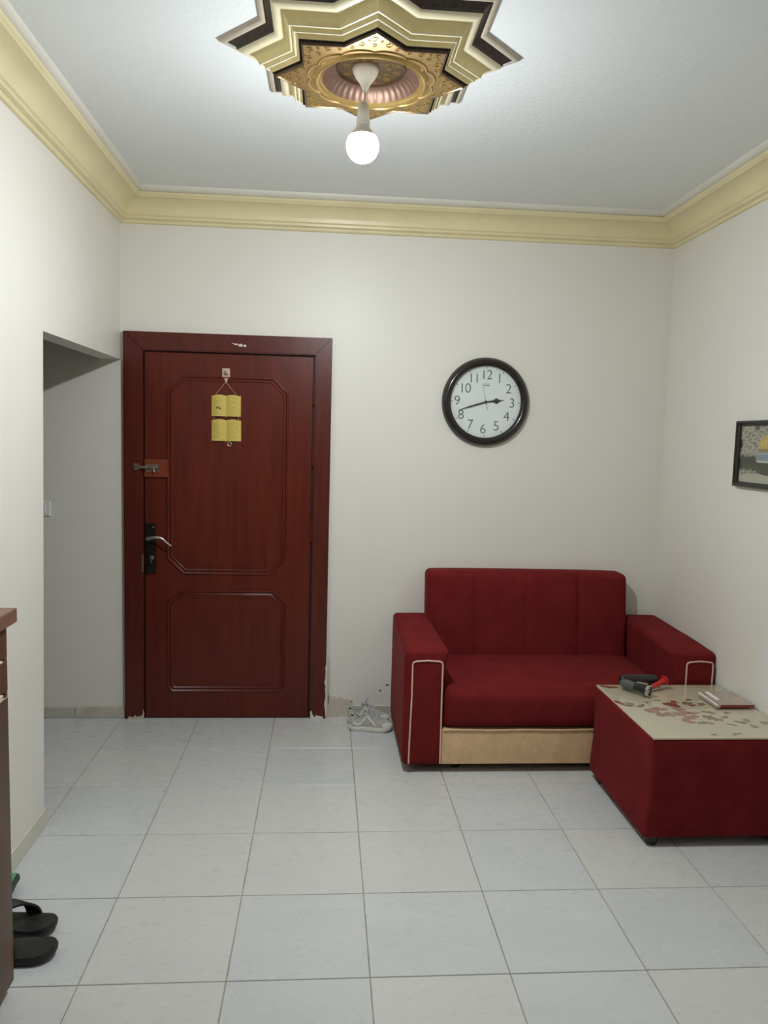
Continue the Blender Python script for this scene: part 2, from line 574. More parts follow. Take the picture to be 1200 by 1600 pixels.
# left wall: one solid with an opening whose near jamb is a little out of plumb
bm = bmesh.new()
prism(bm, [(YF, -0.06), (-1.145, -0.06), (-1.072, OPT), (0.0, OPT + 0.002), (0.0, H + 0.1), (YF, H + 0.1)],
      lambda a, b, d: Vector((0.0 - d, a, b)), WT)
struct('wall_left', bm, 'wall')
# passage beyond the opening; its unseen walls are browned to warm the bounce
struct('wall_passage_end', bx(-2.1, -2.0, -1.6, 0.0, -0.06, H + 0.1), 'passage_bounce')
struct('wall_passage_side', bx(-2.1, -WT, -1.7, -1.6, -0.06, H + 0.1), 'passage_bounce')
struct('ceiling', bx(-2.1, XR + 0.1, YF - 0.1, 0.1, H, H + 0.12), 'ceiling')

# cornice: profile (distance from wall, z)
def cove(n=8):
    return [(0.041 + 0.074 * (1 - cos(a)), 2.577 + 0.064 * sin(a)) for a in [pi / 2 * i / n for i in range(n + 1)]]
PROF = [(0.0, 2.540), (0.011, 2.543), (0.016, 2.551), (0.016, 2.555), (0.022, 2.556), (0.031, 2.562), (0.033, 2.571), (0.037, 2.574)] + cove() + \
       [(0.118, 2.645), (0.125, 2.648), (0.129, 2.655), (0.127, 2.662), (0.120, 2.664)]
PROF2 = [(0.120, 2.664), (0.126, 2.666), (0.140, 2.676), (0.144, 2.684), (0.144, H)]
SIDES = {'trim_1': ((0.0, 0.0), (XR, 0.0)), 'trim_2': ((0.0, YF), (0.0, 0.0)), 'trim_3': ((XR, 0.0), (XR, YF)), 'trim_4': ((XR, YF), (0.0, YF))}
CEN = Vector((XR / 2, YF / 2))
def cornice(name, a, b):
    a, b = Vector(a), Vector(b)
    d = (b - a).normalized()
    nrm = Vector((-d.y, d.x))
    if (CEN - a).dot(nrm) < 0:
        nrm = -nrm
    def mk(prof):
        bm = bmesh.new()
        A, B = [], []
        for s, z in prof:
            p = a + d * s + nrm * s
            q = b - d * s + nrm * s
            A.append(bm.verts.new((p.x, p.y, z))); B.append(bm.verts.new((q.x, q.y, z)))
        for i in range(len(prof) - 1):
            bm.faces.new((A[i], A[i + 1], B[i + 1], B[i]))
        return bm
    o = struct(name, mk(PROF), 'cornice', smooth=True)
    obj('ceiling_strip', mk(PROF2), 'cornice_white', o, smooth=True)
for nm, (a, b) in SIDES.items():
    cornice(nm, a, b)

# skirting
def skirting(name, pieces, mat0):
    root = None
    for i, (x0, x1, y0, y1, z1, m) in enumerate(pieces):
        bm = bx(x0, x1, y0, y1, 0.0, z1, 0.002, 1)
        if root is None:
            root = struct(name, bm, m)
        else:
            obj('skirting_tile', bm, m, root)
skirting('baseboard_back', [(-0.62, -0.245, -0.011, 0, 0.056, 'skirting_grey'), (-0.243, 0.014, -0.013, 0, 0.060, 'skirting_pink'),
                            (-1.3, -0.622, -0.011, 0, 0.056, 'skirting_grey'),
                            (1.20, 1.60, -0.010, 0, 0.066, 'skirting_grey'), (1.602, 2.0, -0.010, 0, 0.066, 'skirting_grey'),
                            (2.002, 2.40, -0.010, 0, 0.066, 'skirting_grey'), (2.402, XR - 0.001, -0.010, 0, 0.066, 'skirting_grey')], '')
skirting('baseboard_left', [(0, 0.010, -1.545, -1.14, 0.070, 'skirting_painted')] +
         [(0, 0.010, -1.547 - 0.4 * (i + 1), -1.549 - 0.4 * i, 0.070, 'skirting_painted') for i in range(8)], '')
skirting('baseboard_right', [(XR - 0.010, XR, -1.412 - 0.4 * (i + 1), -1.414 - 0.4 * i, 0.066, 'skirting_grey') for i in range(8)], '')

# ------------------------------------------------------------------ entrance door
DXL, DXR, DZ = 0.018, 1.069, 2.011
IXL, IXR, IZ = 0.116, 0.984, 1.918
door = struct('door_1', bx(IXL - 0.004, IXR + 0.004, -0.006, 0.0, 0.0, IZ + 0.004), 'door_dark')
door['label'] = 'dark red mahogany entrance door with two raised panels in a broad wooden frame'
yz = lambda a, b, d: Vector((a, -d, b))
# architrave: three mitred boards
def arch(poly):
    bm = bmesh.new()
    prism(bm, poly, yz, 0.030)
    bmesh.ops.bevel(bm, geom=[e for e in bm.edges if all(v.co.y < -0.02 for v in e.verts)], offset=0.005, segments=2, affect='EDGES')
    return bm
fr_ = obj('frame_board', arch([(DXL, 0), (IXL, 0), (IXL, IZ), (DXL, DZ)]), 'door_frame', door)
f2 = obj('frame_board', arch([(DXL + .001, DZ), (IXL + .001, IZ), (IXR - .001, IZ + .003), (DXR - .001, DZ)]), 'door_frame', door)
f3 = obj('frame_board', arch([(DXR, 0), (DXR, DZ), (IXR, IZ + .003), (IXR, 0)]), 'door_frame', door)
for (a, b, w, h) in [(0.583, 1.962, 0.012, 0.005), (0.605, 1.958, 0.014, 0.008), (0.625, 1.957, 0.010, 0.007), (0.566, 1.966, 0.008, 0.003)]:
    bm = bmesh.new()
    pl = [(a + w * cos(t) * (0.7 + 0.3 * rnd.random()), b + h * sin(t) * (0.6 + 0.4 * rnd.random())) for t in [2 * pi * i / 9 for i in range(9)]]
    prism(bm, pl, lambda p, q, d: Vector((p, -0.0301 - d, q)), 0.0008)
    obj('chipped_spot', bm, 'pale_edge', f2, label='bare pale chip in the frame paint')
def smear(poly, y):
    bm = bmesh.new()
    prism(bm, poly, lambda p, q, d: Vector((p, -y - d, q)), 0.0015)
    return bm
edge = [(DXR + 0.006, 0.0)] + [(DXR + 0.006, z) for z in (0.33,)] + [(DXR + 0.002 - 0.006 * rnd.random() - (0.018 * (1 - z / 0.33) * rnd.random()), z) for z in [0.30 - 0.02 * i for i in range(15)]]
obj('plaster_smear', smear(edge, 0.0302), 'cornice_white', f3, label='cream plaster smear on the chipped frame edge')
obj('plaster_smear', smear([(0.99, 0), (1.06, 0), (1.055, 0.012), (1.02, 0.02), (1.012, 0.008), (1.0, 0.026), (0.995, 0.045), (0.988, 0.04)], 0.0302), 'cornice_white', f3,
    label='cream plaster smear on the chipped frame edge')
obj('plaster_smear', smear([(0.03, 0), (0.115, 0), (0.119, 0.03), (0.113, 0.055), (0.108, 0.02), (0.08, 0.012), (0.07, 0.022), (0.06, 0.008), (0.04, 0.016)], 0.0302), 'ros_ledge', fr_,
    label='cream plaster smear on the chipped frame edge')
# leaf
LY = 0.018
leaf = obj('door_leaf', bx(IXL + 0.006, IXR - 0.010, -LY, -0.006, 0.006, IZ - 0.006, 0.002, 1), 'door', door)
def octo(x0, x1, z0, z1, ct, cb):
    return [(x0, z0 + cb), (x0 + cb, z0), (x1 - cb, z0), (x1, z0 + cb), (x1, z1 - ct), (x1 - ct, z1), (x0 + ct, z1), (x0, z1 - ct)]
def mould(bm, poly, wd=0.028):
    pr = [(0.0, LY), (0.002, LY + 0.006), (0.006, LY + 0.0075), (0.010, LY + 0.004), (0.014, LY - 0.001), (0.019, LY + 0.002), (0.024, LY + 0.0045), (wd, LY + 0.001), (wd, LY)]
    sweep(bm, poly, pr, yz)
    return bm
obj('panel_moulding', mould(bmesh.new(), octo(0.232, 0.850, 0.775, 1.800, 0.078, 0.085)), 'door', leaf, smooth=True)
obj('panel_moulding', mould(bmesh.new(), octo(0.232, 0.852, 0.145, 0.692, 0.072, 0.028)), 'door', leaf, smooth=True)
# raised fields inside the mouldings
for args in ((0.275, 0.807, 0.818, 1.757, 0.062, 0.068), (0.275, 0.809, 0.188, 0.649, 0.056, 0.02)):
    bm = bmesh.new()
    prism(bm, octo(*args), lambda a, b, d: Vector((a, -LY - d, b)), 0.0025)
    obj('raised_panel', bm, 'door', leaf)
# hinges
for z0, z1 in ((1.672, 1.782), (1.352, 1.450), (0.958, 1.082)):
    bm = bmesh.new()
    tube(bm, [(0.979, -0.024, z0), (0.979, -0.024, z1)], 0.006, 10)
    for t in (0.33, 0.66):
        tube(bm, [(0.979, -0.024, z0 + (z1 - z0) * t - 0.001), (0.979, -0.024, z0 + (z1 - z0) * t + 0.001)], 0.0072, 10)
    obj('hinge', bm, 'door_frame', door, smooth=True)
# peephole
bm = bmesh.new()
lathe(bm, [(0.0135, 0.0), (0.0135, 0.004), (0.010, 0.006), (0.007, 0.004), (0.0, 0.004)], 20, (0.549, -LY, 1.457), (1, 0, 0), (0, 0, 1), (0, -1, 0))
ph = obj('peephole', bm, 'brass', door, smooth=True)
bm = bmesh.new()
lathe(bm, [(0.0068, 0.0041), (0.005, 0.0055), (0.0, 0.006)], 14, (0.549, -LY, 1.457), (1, 0, 0), (0, 0, 1), (0, -1, 0))
obj('lens', bm, 'black_plastic', ph, smooth=True)
# slide bolt on a wooden block
blk = obj('latch_block', bx(0.122, 0.238, -LY - 0.014, -LY, 1.279, 1.369, 0.002, 1), 'wood_block', door)
yb = -LY - 0.014
obj('latch_plate', bx(0.128, 0.196, yb - 0.003, yb, 1.305, 1.345, 0.001, 1), 'steel_dull', blk)
bm = bmesh.new(); tube(bm, [(0.095, yb - 0.011, 1.328), (0.198, yb - 0.011, 1.328)], 0.0075, 12)
obj('bolt_rod', bm, 'steel_dull', blk, smooth=True)
bm = bmesh.new(); tube(bm, [(0.170, yb - 0.012, 1.328), (0.176, yb - 0.020, 1.316), (0.178, yb - 0.022, 1.305)], 0.0045, 8)
obj('bolt_knob', bm, 'steel_dull', blk, smooth=True)
for x in (0.135, 0.188):
    bm = bmesh.new(); sweep(bm, [(-0.010, 0), (-0.008, 0.011), (0.0, 0.018), (0.008, 0.011), (0.010, 0)], [(0, -0.006), (0, 0.006), (0.002, 0.006), (0.002, -0.006), (0, -0.006)],
                            lambda a, b, d, x=x: Vector((x + d, yb - b, 1.328 + a)), closed=False)
    obj('bolt_guide', bm, 'steel_dull', blk)
kp = obj('bolt_keeper', bx(0.070, 0.100, -0.036, -0.030, 1.312, 1.346, 0.0015, 1), 'steel_dull', door)
for z in (1.317, 1.341):
    bm = bmesh.new(); lathe(bm, [(0.006, 0), (0.005, 0.004), (0, 0.005)], 12, (0.080, -0.036, z), (1, 0, 0), (0, 0, 1), (0, -1, 0))
    obj('screw', bm, 'silver', kp, smooth=True)
# lever lock
lp = obj('lock_plate', bx(0.126, 0.180, -LY - 0.006, -LY, 0.775, 1.040, 0.003, 2), 'black_metal', door)
bm = bmesh.new(); lathe(bm, [(0.017, 0), (0.016, 0.010), (0.010, 0.014), (0.009, 0.036), (0, 0.036)], 18, (0.150, -LY - 0.006, 0.960), (1, 0, 0), (0, 0, 1), (0, -1, 0))
obj('lever_rose', bm, 'black_metal', lp, smooth=True)
pts = []
for i in range(13):
    t = i / 12
    pts.append((0.140 + 0.122 * t, -LY - 0.042 - 0.006 * sin(pi * t), 0.964 - 0.004 * t + 0.010 * sin(pi * min(1, t * 1.2)) - 0.032 * max(0, t - 0.6) ** 1.3 / 0.3))
bm = bmesh.new(); tube(bm, pts, 0.008, 10, rads=[0.010 - 0.0055 * (i / 12) for i in range(13)])
obj('lever_handle', bm, 'silver', lp, smooth=True, label='curved silver lever handle')
bm = bmesh.new(); lathe(bm, [(0.010, 0), (0.010, 0.010), (0, 0.010)], 16, (0.160, -LY - 0.006, 0.862), (1, 0, 0), (0, 0, 1), (0, -1, 0))
obj('key_cylinder', bm, 'silver', lp, smooth=True)
obj('key', bx(0.158, 0.162, -LY - 0.040, -LY - 0.016, 0.835, 0.868, 0.001, 1), 'steel_dull', lp)
bm = bmesh.new(); lathe(bm, [(0.006, 0), (0.005, 0.003), (0, 0.004)], 12, (0.166, -LY - 0.006, 1.020), (1, 0, 0), (0, 0, 1), (0, -1, 0))
obj('screw', bm, 'steel_dull', lp, smooth=True)
obj('strike_plate', bx(0.108, 0.118, -0.0345, -0.029, 0.785, 0.875, 0.001, 1), 'steel_dull', door)

# ------------------------------------------------------------------ hook and plaques hanging on the door
hk = thing('adhesive_hook', 'small beige adhesive hook stuck near the top of the door', 'hook', (0.532, -LY, 1.769))
obj('back_plate', bx(0.511, 0.551, -LY - 0.006, -LY, 1.790, 1.841, 0.0025, 2), 'hook', hk)
bm = bmesh.new(); lathe(bm, [(0.013, 0), (0.013, 0.002), (0.009, 0.003), (0, 0.003)], 20, (0.531, -LY - 0.006, 1.817), (1, 0, 0), (0, 0, 1), (0, -1, 0))
obj('round_boss', bm, 'steel_dull', hk, smooth=True)
bm = bmesh.new(); prism(bm, [(0.523, 1.790), (0.539, 1.790), (0.536, 1.768), (0.526, 1.768)], lambda a, b, d: Vector((a, -LY - d, b)), 0.008)
obj('hook_stem', bm, 'hook', hk)
bm = bmesh.new(); tube(bm, [(0.531, -LY - 0.004, 1.775), (0.531, -LY - 0.012, 1.768), (0.531, -LY - 0.017, 1.772), (0.531, -LY - 0.018, 1.780)], 0.003, 8)
obj('hook_tip', bm, 'hook', hk, smooth=True)

pq = thing('hanging_plaque', 'pair of gold open-book plaques strung one below the other on the door', 'wall hanging', (0.532, -LY - 0.006, 1.471))
def book_plaque(x0, x1, z0, z1):
    """open book: two bowed pages, curved top edges, a spine groove"""
    bm = bmesh.new()
    n = 14
    cx = (x0 + x1) / 2
    front, back = [], []
    for i in range(2 * n + 1):
        s = -1 + i / n
        x = cx + s * (x1 - x0) / 2
        a = abs(s)
        bow = 0.009 * sin(pi * min(1, a * 1.0)) ** 0.8 if a > 0 else 0
        edge_ = 0.005 * sin(pi * min(1, a * 1.15)) if a < 0.87 else 0
        dip = -0.004 if a < 0.04 else 0
        front.append([bm.verts.new((x, -LY - 0.006 - bow, z0 + (dip if a < 0.1 else 0) )), bm.verts.new((x, -LY - 0.0065 - bow, z0 + (z1 - z0) * 0.5)), bm.verts.new((x, -LY - 0.006 - bow, z1 + edge_))])
        back.append([bm.verts.new((x, -LY - 0.0026, z0 + (dip if a < 0.1 else 0))), bm.verts.new((x, -LY - 0.0026, z0 + (z1 - z0) * 0.5)), bm.verts.new((x, -LY - 0.0026, z1 + edge_))])
    for i in range(2 * n):
        for j in range(2):
            bm.faces.new((front[i][j], front[i + 1][j], front[i + 1][j + 1], front[i][j + 1]))
            bm.faces.new((back[i][j + 1], back[i + 1][j + 1], back[i + 1][j], back[i][j]))
        bm.faces.new((front[i][0], back[i][0], back[i + 1][0], front[i + 1][0]))
        bm.faces.new((front[i][2], front[i + 1][2], back[i + 1][2], back[i][2]))
    for e in (0, 2 * n):
        for j in range(2):
            bm.faces.new((front[e][j], front[e][j + 1], back[e][j + 1], back[e][j]))
    return bm
PL = ((0.459, 0.607, 1.598, 1.702), (0.460, 0.609, 1.472, 1.578))
for bi, (x0, x1, z0, z1) in enumerate(PL):
    pp = obj('book_plaque', book_plaque(x0, x1, z0, z1), 'gold_plaque', pq, smooth=True)
    # engraved script, too small to read: short dark strokes on both pages
    bm = bmesh.new()
    for side in (-1, 1):
        for row in range(8):
            z = z1 - 0.014 - row * 0.0105
            x = (x0 + x1) / 2 + side * 0.018
            while abs(x - (x0 + x1) / 2) < 0.058:
                L = rnd.uniform(0.004, 0.011)
                a = abs(x - (x0 + x1) / 2) / ((x1 - x0) / 2)
                yy = -LY - 0.0064 - 0.009 * sin(pi * min(1, a)) ** 0.8
                if rnd.random() < (0.75 if side < 0 else 0.35):
                    tube(bm, [(x, yy, z), (x + side * L * 0.5, yy - 0.0002, z + rnd.uniform(-0.002, 0.002)), (x + side * L, yy, z)], 0.0006, 4)
                x += side * (L + 0.003)
    obj('engraved_script', bm, 'plaque_ink', pp, kind='stuff')
    if bi == 0:
        for dx, dz in ((-0.036, -0.060), (-0.030, -0.066), (-0.046, -0.062)):
            bm = bmesh.new(); lathe(bm, [(0.0042, 0.0), (0.003, 0.0012), (0, 0.0016)], 10, ((x0 + x1) / 2 + dx, -LY - 0.0148, z1 + dz), (1, 0, 0), (0, 0, 1), (0, -1, 0))
            obj('dark_mark', bm, 'black_metal', pp)
for a, b in (((0.531, -LY - 0.013, 1.771), (0.474, -LY - 0.008, 1.700)), ((0.531, -LY - 0.013, 1.771), (0.590, -LY - 0.008, 1.700)),
             ((0.472, -LY - 0.008, 1.602), (0.472, -LY - 0.008, 1.574)), ((0.596, -LY - 0.008, 1.602), (0.596, -LY - 0.008, 1.574))):
    bm = bmesh.new(); tube(bm, [a, b], 0.0017, 6)
    obj('string', bm, 'string', pq)

# ------------------------------------------------------------------ wall clock
CX, CZ = 1.877, 1.711
ck = thing('wall_clock', 'round wall clock with thick dark rim and white face on the back wall', 'clock', (CX, 0, CZ))
def cl(bm, prof, n=72):
    return lathe(bm, prof, n, (CX, 0, CZ), (1, 0, 0), (0, 0, 1), (0, -1, 0))
rim = [(0.186, 0.0)] + [(0.186 + 0.0195 * (1 - cos(a)), 0.024 + 0.020 * sin(a)) for a in [pi * i / 12 for i in range(13)]] + [(0.228, 0.020), (0.229, 0.0)]
obj('rim', cl(bmesh.new(), rim), 'clock_rim', ck, smooth=True)
bm = cl(bmesh.new(), [(0.2285, 0.0), (0.231, 0.004), (0.231, 0.018), (0.227, 0.026), (0.2245, 0.026)])
obj('outer_band', bm, 'clock_rim_edge', ck, smooth=True)
face = obj('dial', cl(bmesh.new(), [(0.0, 0.016), (0.188, 0.016), (0.188, 0.006), (0.0, 0.006)]), 'clock_face', ck)
NUM = [(603, 300), (742, 335), (843, 440), (885, 588), (832, 730), (725, 833), (583, 868), (445, 822), (343, 722), (298, 577), (378, 445), (470, 340)]
SC = 0.185 / 372.0
def place_text(bm, dx, dz, ang, sx=1.0):
    bmesh.ops.transform(bm, matrix=Matrix.Translation((CX + dx, -0.0166, CZ + dz)) @ Matrix.Rotation(pi / 2, 4, 'X') @ Matrix.Rotation(ang, 4, 'Z') @ Matrix.Diagonal((sx, 1, 1, 1)), verts=bm.verts[:])
    return bm
for i, (px, py) in enumerate(NUM):
    s = str(12 if i == 0 else i)
    for di, ch_ in enumerate(s):
        bm = text_bm(ch_, 0.0715, -0.0012)
        off = 0.0 if len(s) == 1 else (di - 0.5) * 0.0315
        place_text(bm, (px - 601) * SC + off, -(py - 581) * SC, 0.02)
        obj('numeral', bm, 'clock_ink', face)
for i in range(60):
    a = 2 * pi * i / 60
    big = i % 5 == 0
    bm = bmesh.new()
    w, L = (0.0022, 0.005) if big else (0.0008, 0.0045)
    c_, s_ = sin(a), cos(a)
    R1 = 0.1785
    q = [(R1 - L, -w), (R1 + (0.002 if big else 0), -w), (R1 + (0.002 if big else 0), w), (R1 - L, w)]
    prism(bm, [(c_ * aa + s_ * bb, s_ * aa - c_ * bb) for aa, bb in q], lambda p, q_, d: Vector((CX + p, -0.0161 - d, CZ + q_)), 0.0005)
    obj('minute_mark', bm, 'clock_ink' if big else 'clock_grey', face)
# the unreadable maker's mark: a small grey bar of strokes
bm = bmesh.new()
for i in range(7):
    x = CX - 0.018 + i * 0.0055
    prism(bm, [(x, CZ + 0.083), (x + 0.0038, CZ + 0.083), (x + 0.0038, CZ + 0.091), (x, CZ + 0.091)], lambda p, q_, d: Vector((p, -0.0161 - d, q_)), 0.0004)
prism(bm, [(CX - 0.016, CZ + 0.094), (CX + 0.018, CZ + 0.094), (CX + 0.018, CZ + 0.0955), (CX - 0.016, CZ + 0.0955)], lambda p, q_, d: Vector((p, -0.0161 - d, q_)), 0.0004)
obj('maker_mark', bm, 'clock_grey', face)
def hand(name, poly, ang, y, mat, depth=0.0012):
    """poly along +u; ang in clock radians from 12"""
    du = (sin(ang), cos(ang)); dv = (cos(ang), -sin(ang))
    bm = bmesh.new()
    prism(bm, [(du[0] * a + dv[0] * b, du[1] * a + dv[1] * b) for a, b in poly], lambda p, q_, d: Vector((CX + p, -y - d, CZ + q_)), depth)
    obj(name, bm, mat, ck)
sp = [(-0.006, -0.003), (0.03, -0.0045), (0.044, -0.006), (0.052, -0.013), (0.060, -0.0135), (0.068, -0.008), (0.080, -0.003), (0.099, -0.0008)]
hand('hour_hand', sp + [(a, -b) for a, b in sp[::-1]], radians(83.5), 0.019, 'clock_ink')
sp = [(-0.006, -0.003), (0.05, -0.0045), (0.085, -0.0038), (0.12, -0.0018), (0.152, -0.0006)]
hand('minute_hand', sp + [(a, -b) for a, b in sp[::-1]], radians(252.5), 0.0215, 'clock_ink')
hand('second_hand', [(-0.042, -0.0014), (0.0, -0.0008), (0.085, -0.0005), (0.085, 0.0005), (0.0, 0.0008), (-0.042, 0.0014)], radians(-13), 0.024, 'clock_grey', 0.0006)
bm = cl(bmesh.new(), [(0.0075, 0.0165), (0.0075, 0.026), (0.0, 0.027)], 16)
obj('centre_cap', bm, 'clock_ink', ck, smooth=True)
obj('cover_glass', cl(bmesh.new(), [(0.0, 0.0285), (0.1875, 0.0285), (0.1875, 0.0270), (0.0, 0.0270)]), 'glass', ck)

# ------------------------------------------------------------------ framed picture on the right wall
PY0, PY1, PZ0, PZ1 = -0.772, -1.20, 1.340, 1.624
pc = thing('framed_picture', 'black framed photograph of a gold-domed building on the right wall', 'picture', (XR, (PY0 + PY1) / 2, PZ0))
pic3 = lambda a, b, d: Vector((XR - d, a, b))
bm = bmesh.new()
sweep(bm, [(PY0, PZ0), (PY1, PZ0), (PY1, PZ1), (PY0, PZ1)][::-1], [(0.0, 0.0), (0.0, 0.020), (0.003, 0.024), (0.010, 0.024), (0.014, 0.018), (0.020, 0.014), (0.022, 0.010), (0.022, 0.004)], pic3)
fo = obj('frame', bm, 'frame_black', pc)
vs = [v.co for v in fo.data.vertices]
# if the sweep went outward, turn it inward
if max(v.y for v in vs) + wloc(pc).y > PY0 + 0.005:
    bpy.data.objects.remove(fo)
    bm = bmesh.new()
    sweep(bm, [(PY0, PZ0), (PY1, PZ0), (PY1, PZ1), (PY0, PZ1)], [(0.0, 0.0), (0.0, 0.020), (0.003, 0.024), (0.010, 0.024), (0.014, 0.018), (0.020, 0.014), (0.022, 0.010), (0.022, 0.004)], pic3)
    fo = obj('frame', bm, 'frame_black', pc)
k = NT('printed_photograph')
v = k.coord()
sp_ = sep_xyz(k, v)          # y: + towards the corner, z: 0 at the picture's bottom
vor = k.n('ShaderNodeTexVoronoi'); vor.inputs['Scale'].default_value = 70; k.l(k.coord((1, 1, 1.8)), vor.inputs['Vector'])
nz = k.noise(v, 45, 5, 0.7); nz2 = k.noise(v, 18, 4, 0.6)
hb = k.ramp(vor.outputs['Distance'], [(0.1, (0.58, 0.54, 0.45)), (0.45, (0.42, 0.38, 0.30)), (0.8, (0.16, 0.14, 0.10))])
col = k.mix(k.math('MULTIPLY', k.math('GREATER_THAN', nz, 0.60), 0.8), hb, (0.10, 0.10, 0.08))
AX = (1, 2)
edge = nz2
col = k.mix(mask_ellipse(k, sp_, 0.07, 0.252, 0.02, 0.010, AX, nz, 1.5), col, (0.07, 0.075, 0.08))          # dark rooftop
col = k.mix(mask_ellipse(k, sp_, 0.0, 0.105, 0.30, 0.036, AX, nz, 3.2), col, (0.035, 0.04, 0.022))          # trees
col = k.mix(mask_ellipse(k, sp_, 0.0, 0.020, 0.35, 0.042, AX, nz, 0.9), col, (0.48, 0.45, 0.36))           # pale forecourt
col = k.mix(mask_ellipse(k, sp_, -0.03, 0.075, 0.10, 0.020, AX, nz, 1.2), col, (0.05, 0.045, 0.025))
col = k.mix(mask_ellipse(k, sp_, 0.19, 0.185, 0.018, 0.02, AX, nz, 1.0), col, (0.025, 0.025, 0.02))
def rect(cx, cy, hx, hy):
    a = k.math('LESS_THAN', k.math('ABSOLUTE', k.math('SUBTRACT', sp_.outputs[1], cx)), hx)
    b = k.math('LESS_THAN', k.math('ABSOLUTE', k.math('SUBTRACT', sp_.outputs[2], cy)), hy)
    return k.math('MULTIPLY', a, b)
col = k.mix(rect(-0.005, 0.113, 0.066, 0.005), col, (0.55, 0.53, 0.48))
col = k.mix(rect(0.0, 0.135, 0.068, 0.018), col, (0.22, 0.28, 0.33))
col = k.mix(rect(0.0, 0.146, 0.066, 0.003), col, (0.33, 0.40, 0.45))
col = k.mix(rect(0.0, 0.160, 0.052, 0.008), col, (0.30, 0.20, 0.06))
dome = k.math('MULTIPLY', mask_ellipse(k, sp_, 0.0, 0.165, 0.050, 0.052, AX, nz, 0.08, 0.05), k.math('GREATER_THAN', sp_.outputs[2], 0.166))
col = k.mix(dome, col, k.ramp(nz2, [(0.35, (0.42, 0.27, 0.03)), (0.65, (0.68, 0.50, 0.13))]))
k.l(col, k.b.inputs['Base Color']); k.set(rough=0.5)
MAT['print'] = k.m
obj('print', bx(XR - 0.006, XR - 0.0005, PY1 + 0.018, PY0 - 0.018, PZ0 + 0.018, PZ1 - 0.018), 'print', pc)
obj('glazing', bx(XR - 0.0105, XR - 0.0085, PY1 + 0.0225, PY0 - 0.0225, PZ0 + 0.0225, PZ1 - 0.0225), 'glass', pc)

# ------------------------------------------------------------------ light switch in the passage
sw = thing('light_switch', 'white light switch on the passage wall beside the left corner', 'switch', (-0.394, 0, 1.066))
obj('cover_plate', bx(-0.432, -0.356, -0.009, 0, 1.066, 1.142, 0.003, 2), 'switch', sw)
obj('rocker', bx(-0.414, -0.376, -0.013, -0.008, 1.080, 1.128, 0.002, 1), 'switch', sw)

# ------------------------------------------------------------------ ceiling rosette
RC = Vector((1.163, -1.572))
ros = thing('ceiling_rosette', 'gold eight-pointed star ceiling rosette in stepped tiers around the bulb', 'ceiling rosette', (RC.x, RC.y, H))
R0 = 0.466
def star(Rt):
    ri = Rt * cos(pi / 4) / cos(pi / 8)
    P = []
    for i in range(8):
        a = i * pi / 4
        P.append((Rt * cos(a), Rt * sin(a)))
        P.append((ri * cos(a + pi / 8), ri * sin(a + pi / 8)))
    return P
ST = star(R0)
ros3 = lambda a, b, h: Vector((RC.x + a, RC.y + b, h))
def tier(name, pts, mat, smooth=True):
    """pts: (tip radius, z)"""
    bm = bmesh.new()
    sweep(bm, ST, [((R0 - Rt) * cos(pi / 4), z) for Rt, z in pts], ros3)
    return obj(name, bm, mat, ros, smooth=smooth)
tier('outer_ledge', [(0.466, H), (0.466, 2.686), (0.460, 2.681), (0.444, 2.677), (0.439, 2.678)], 'ros_ledge')
tier('dark_band', [(0.439, 2.678), (0.436, 2.681), (0.408, 2.668), (0.406, 2.660)], 'ros_dark', False)
tier('cream_band', [(0.406, 2.660), (0.402, 2.656), (0.392, 2.651), (0.378, 2.648), (0.370, 2.649)], 'ros_cream')
tier('tan_cove', [(0.370, 2.649), (0.362, 2.647), (0.352, 2.641), (0.344, 2.633), (0.340, 2.624)], 'ros_tan')
tier('bead_moulding', [(0.340, 2.624), (0.338, 2.621), (0.333, 2.620), (0.330, 2.623)], 'ros_cream')
tier('tan_step', [(0.330, 2.623), (0.326, 2.621), (0.322, 2.614)], 'ros_tan')
tier('bead_moulding', [(0.322, 2.614), (0.320, 2.611), (0.316, 2.610), (0.313, 2.612)], 'ros_cream')
tier('tan_step', [(0.313, 2.612), (0.306, 2.608), (0.302, 2.600)], 'ros_tan')
tier('dark_groove', [(0.302, 2.600), (0.299, 2.599), (0.296, 2.603), (0.292, 2.603), (0.290, 2.594)], 'ros_dark', False)
# gold plate with a round hole
ZP = 2.592
bm = bmesh.new()
n = 64
HR = 0.165
outer = star(0.290)
def star_r(a):
    # radius of the star outline along angle a
    b = (a % (pi / 4))
    b = b if b <= pi / 8 else pi / 4 - b
    # edge from tip (angle 0, Rt) to notch (pi/8)
    return 0.290 * cos(pi / 4) / cos(pi / 4 - b)
A = [bm.verts.new((RC.x + star_r(2 * pi * i / n) * cos(2 * pi * i / n), RC.y + star_r(2 * pi * i / n) * sin(2 * pi * i / n), ZP)) for i in range(n)]
A2 = [bm.verts.new((v.co.x, v.co.y, ZP + 0.006)) for v in A]
B = [bm.verts.new((RC.x + HR * cos(2 * pi * i / n), RC.y + HR * sin(2 * pi * i / n), ZP)) for i in range(n)]
for i in range(n):
    j = (i + 1) % n
    bm.faces.new((A[i], A[j], B[j], B[i])); bm.faces.new((A[i], A2[i], A2[j], A[j]))
obj('star_plate', bm, 'ros_gold', ros)
tier('plate_edge_bead', [(0.291, 2.594), (0.289, 2.5895), (0.284, 2.589), (0.281, 2.592)], 'ros_bronze')
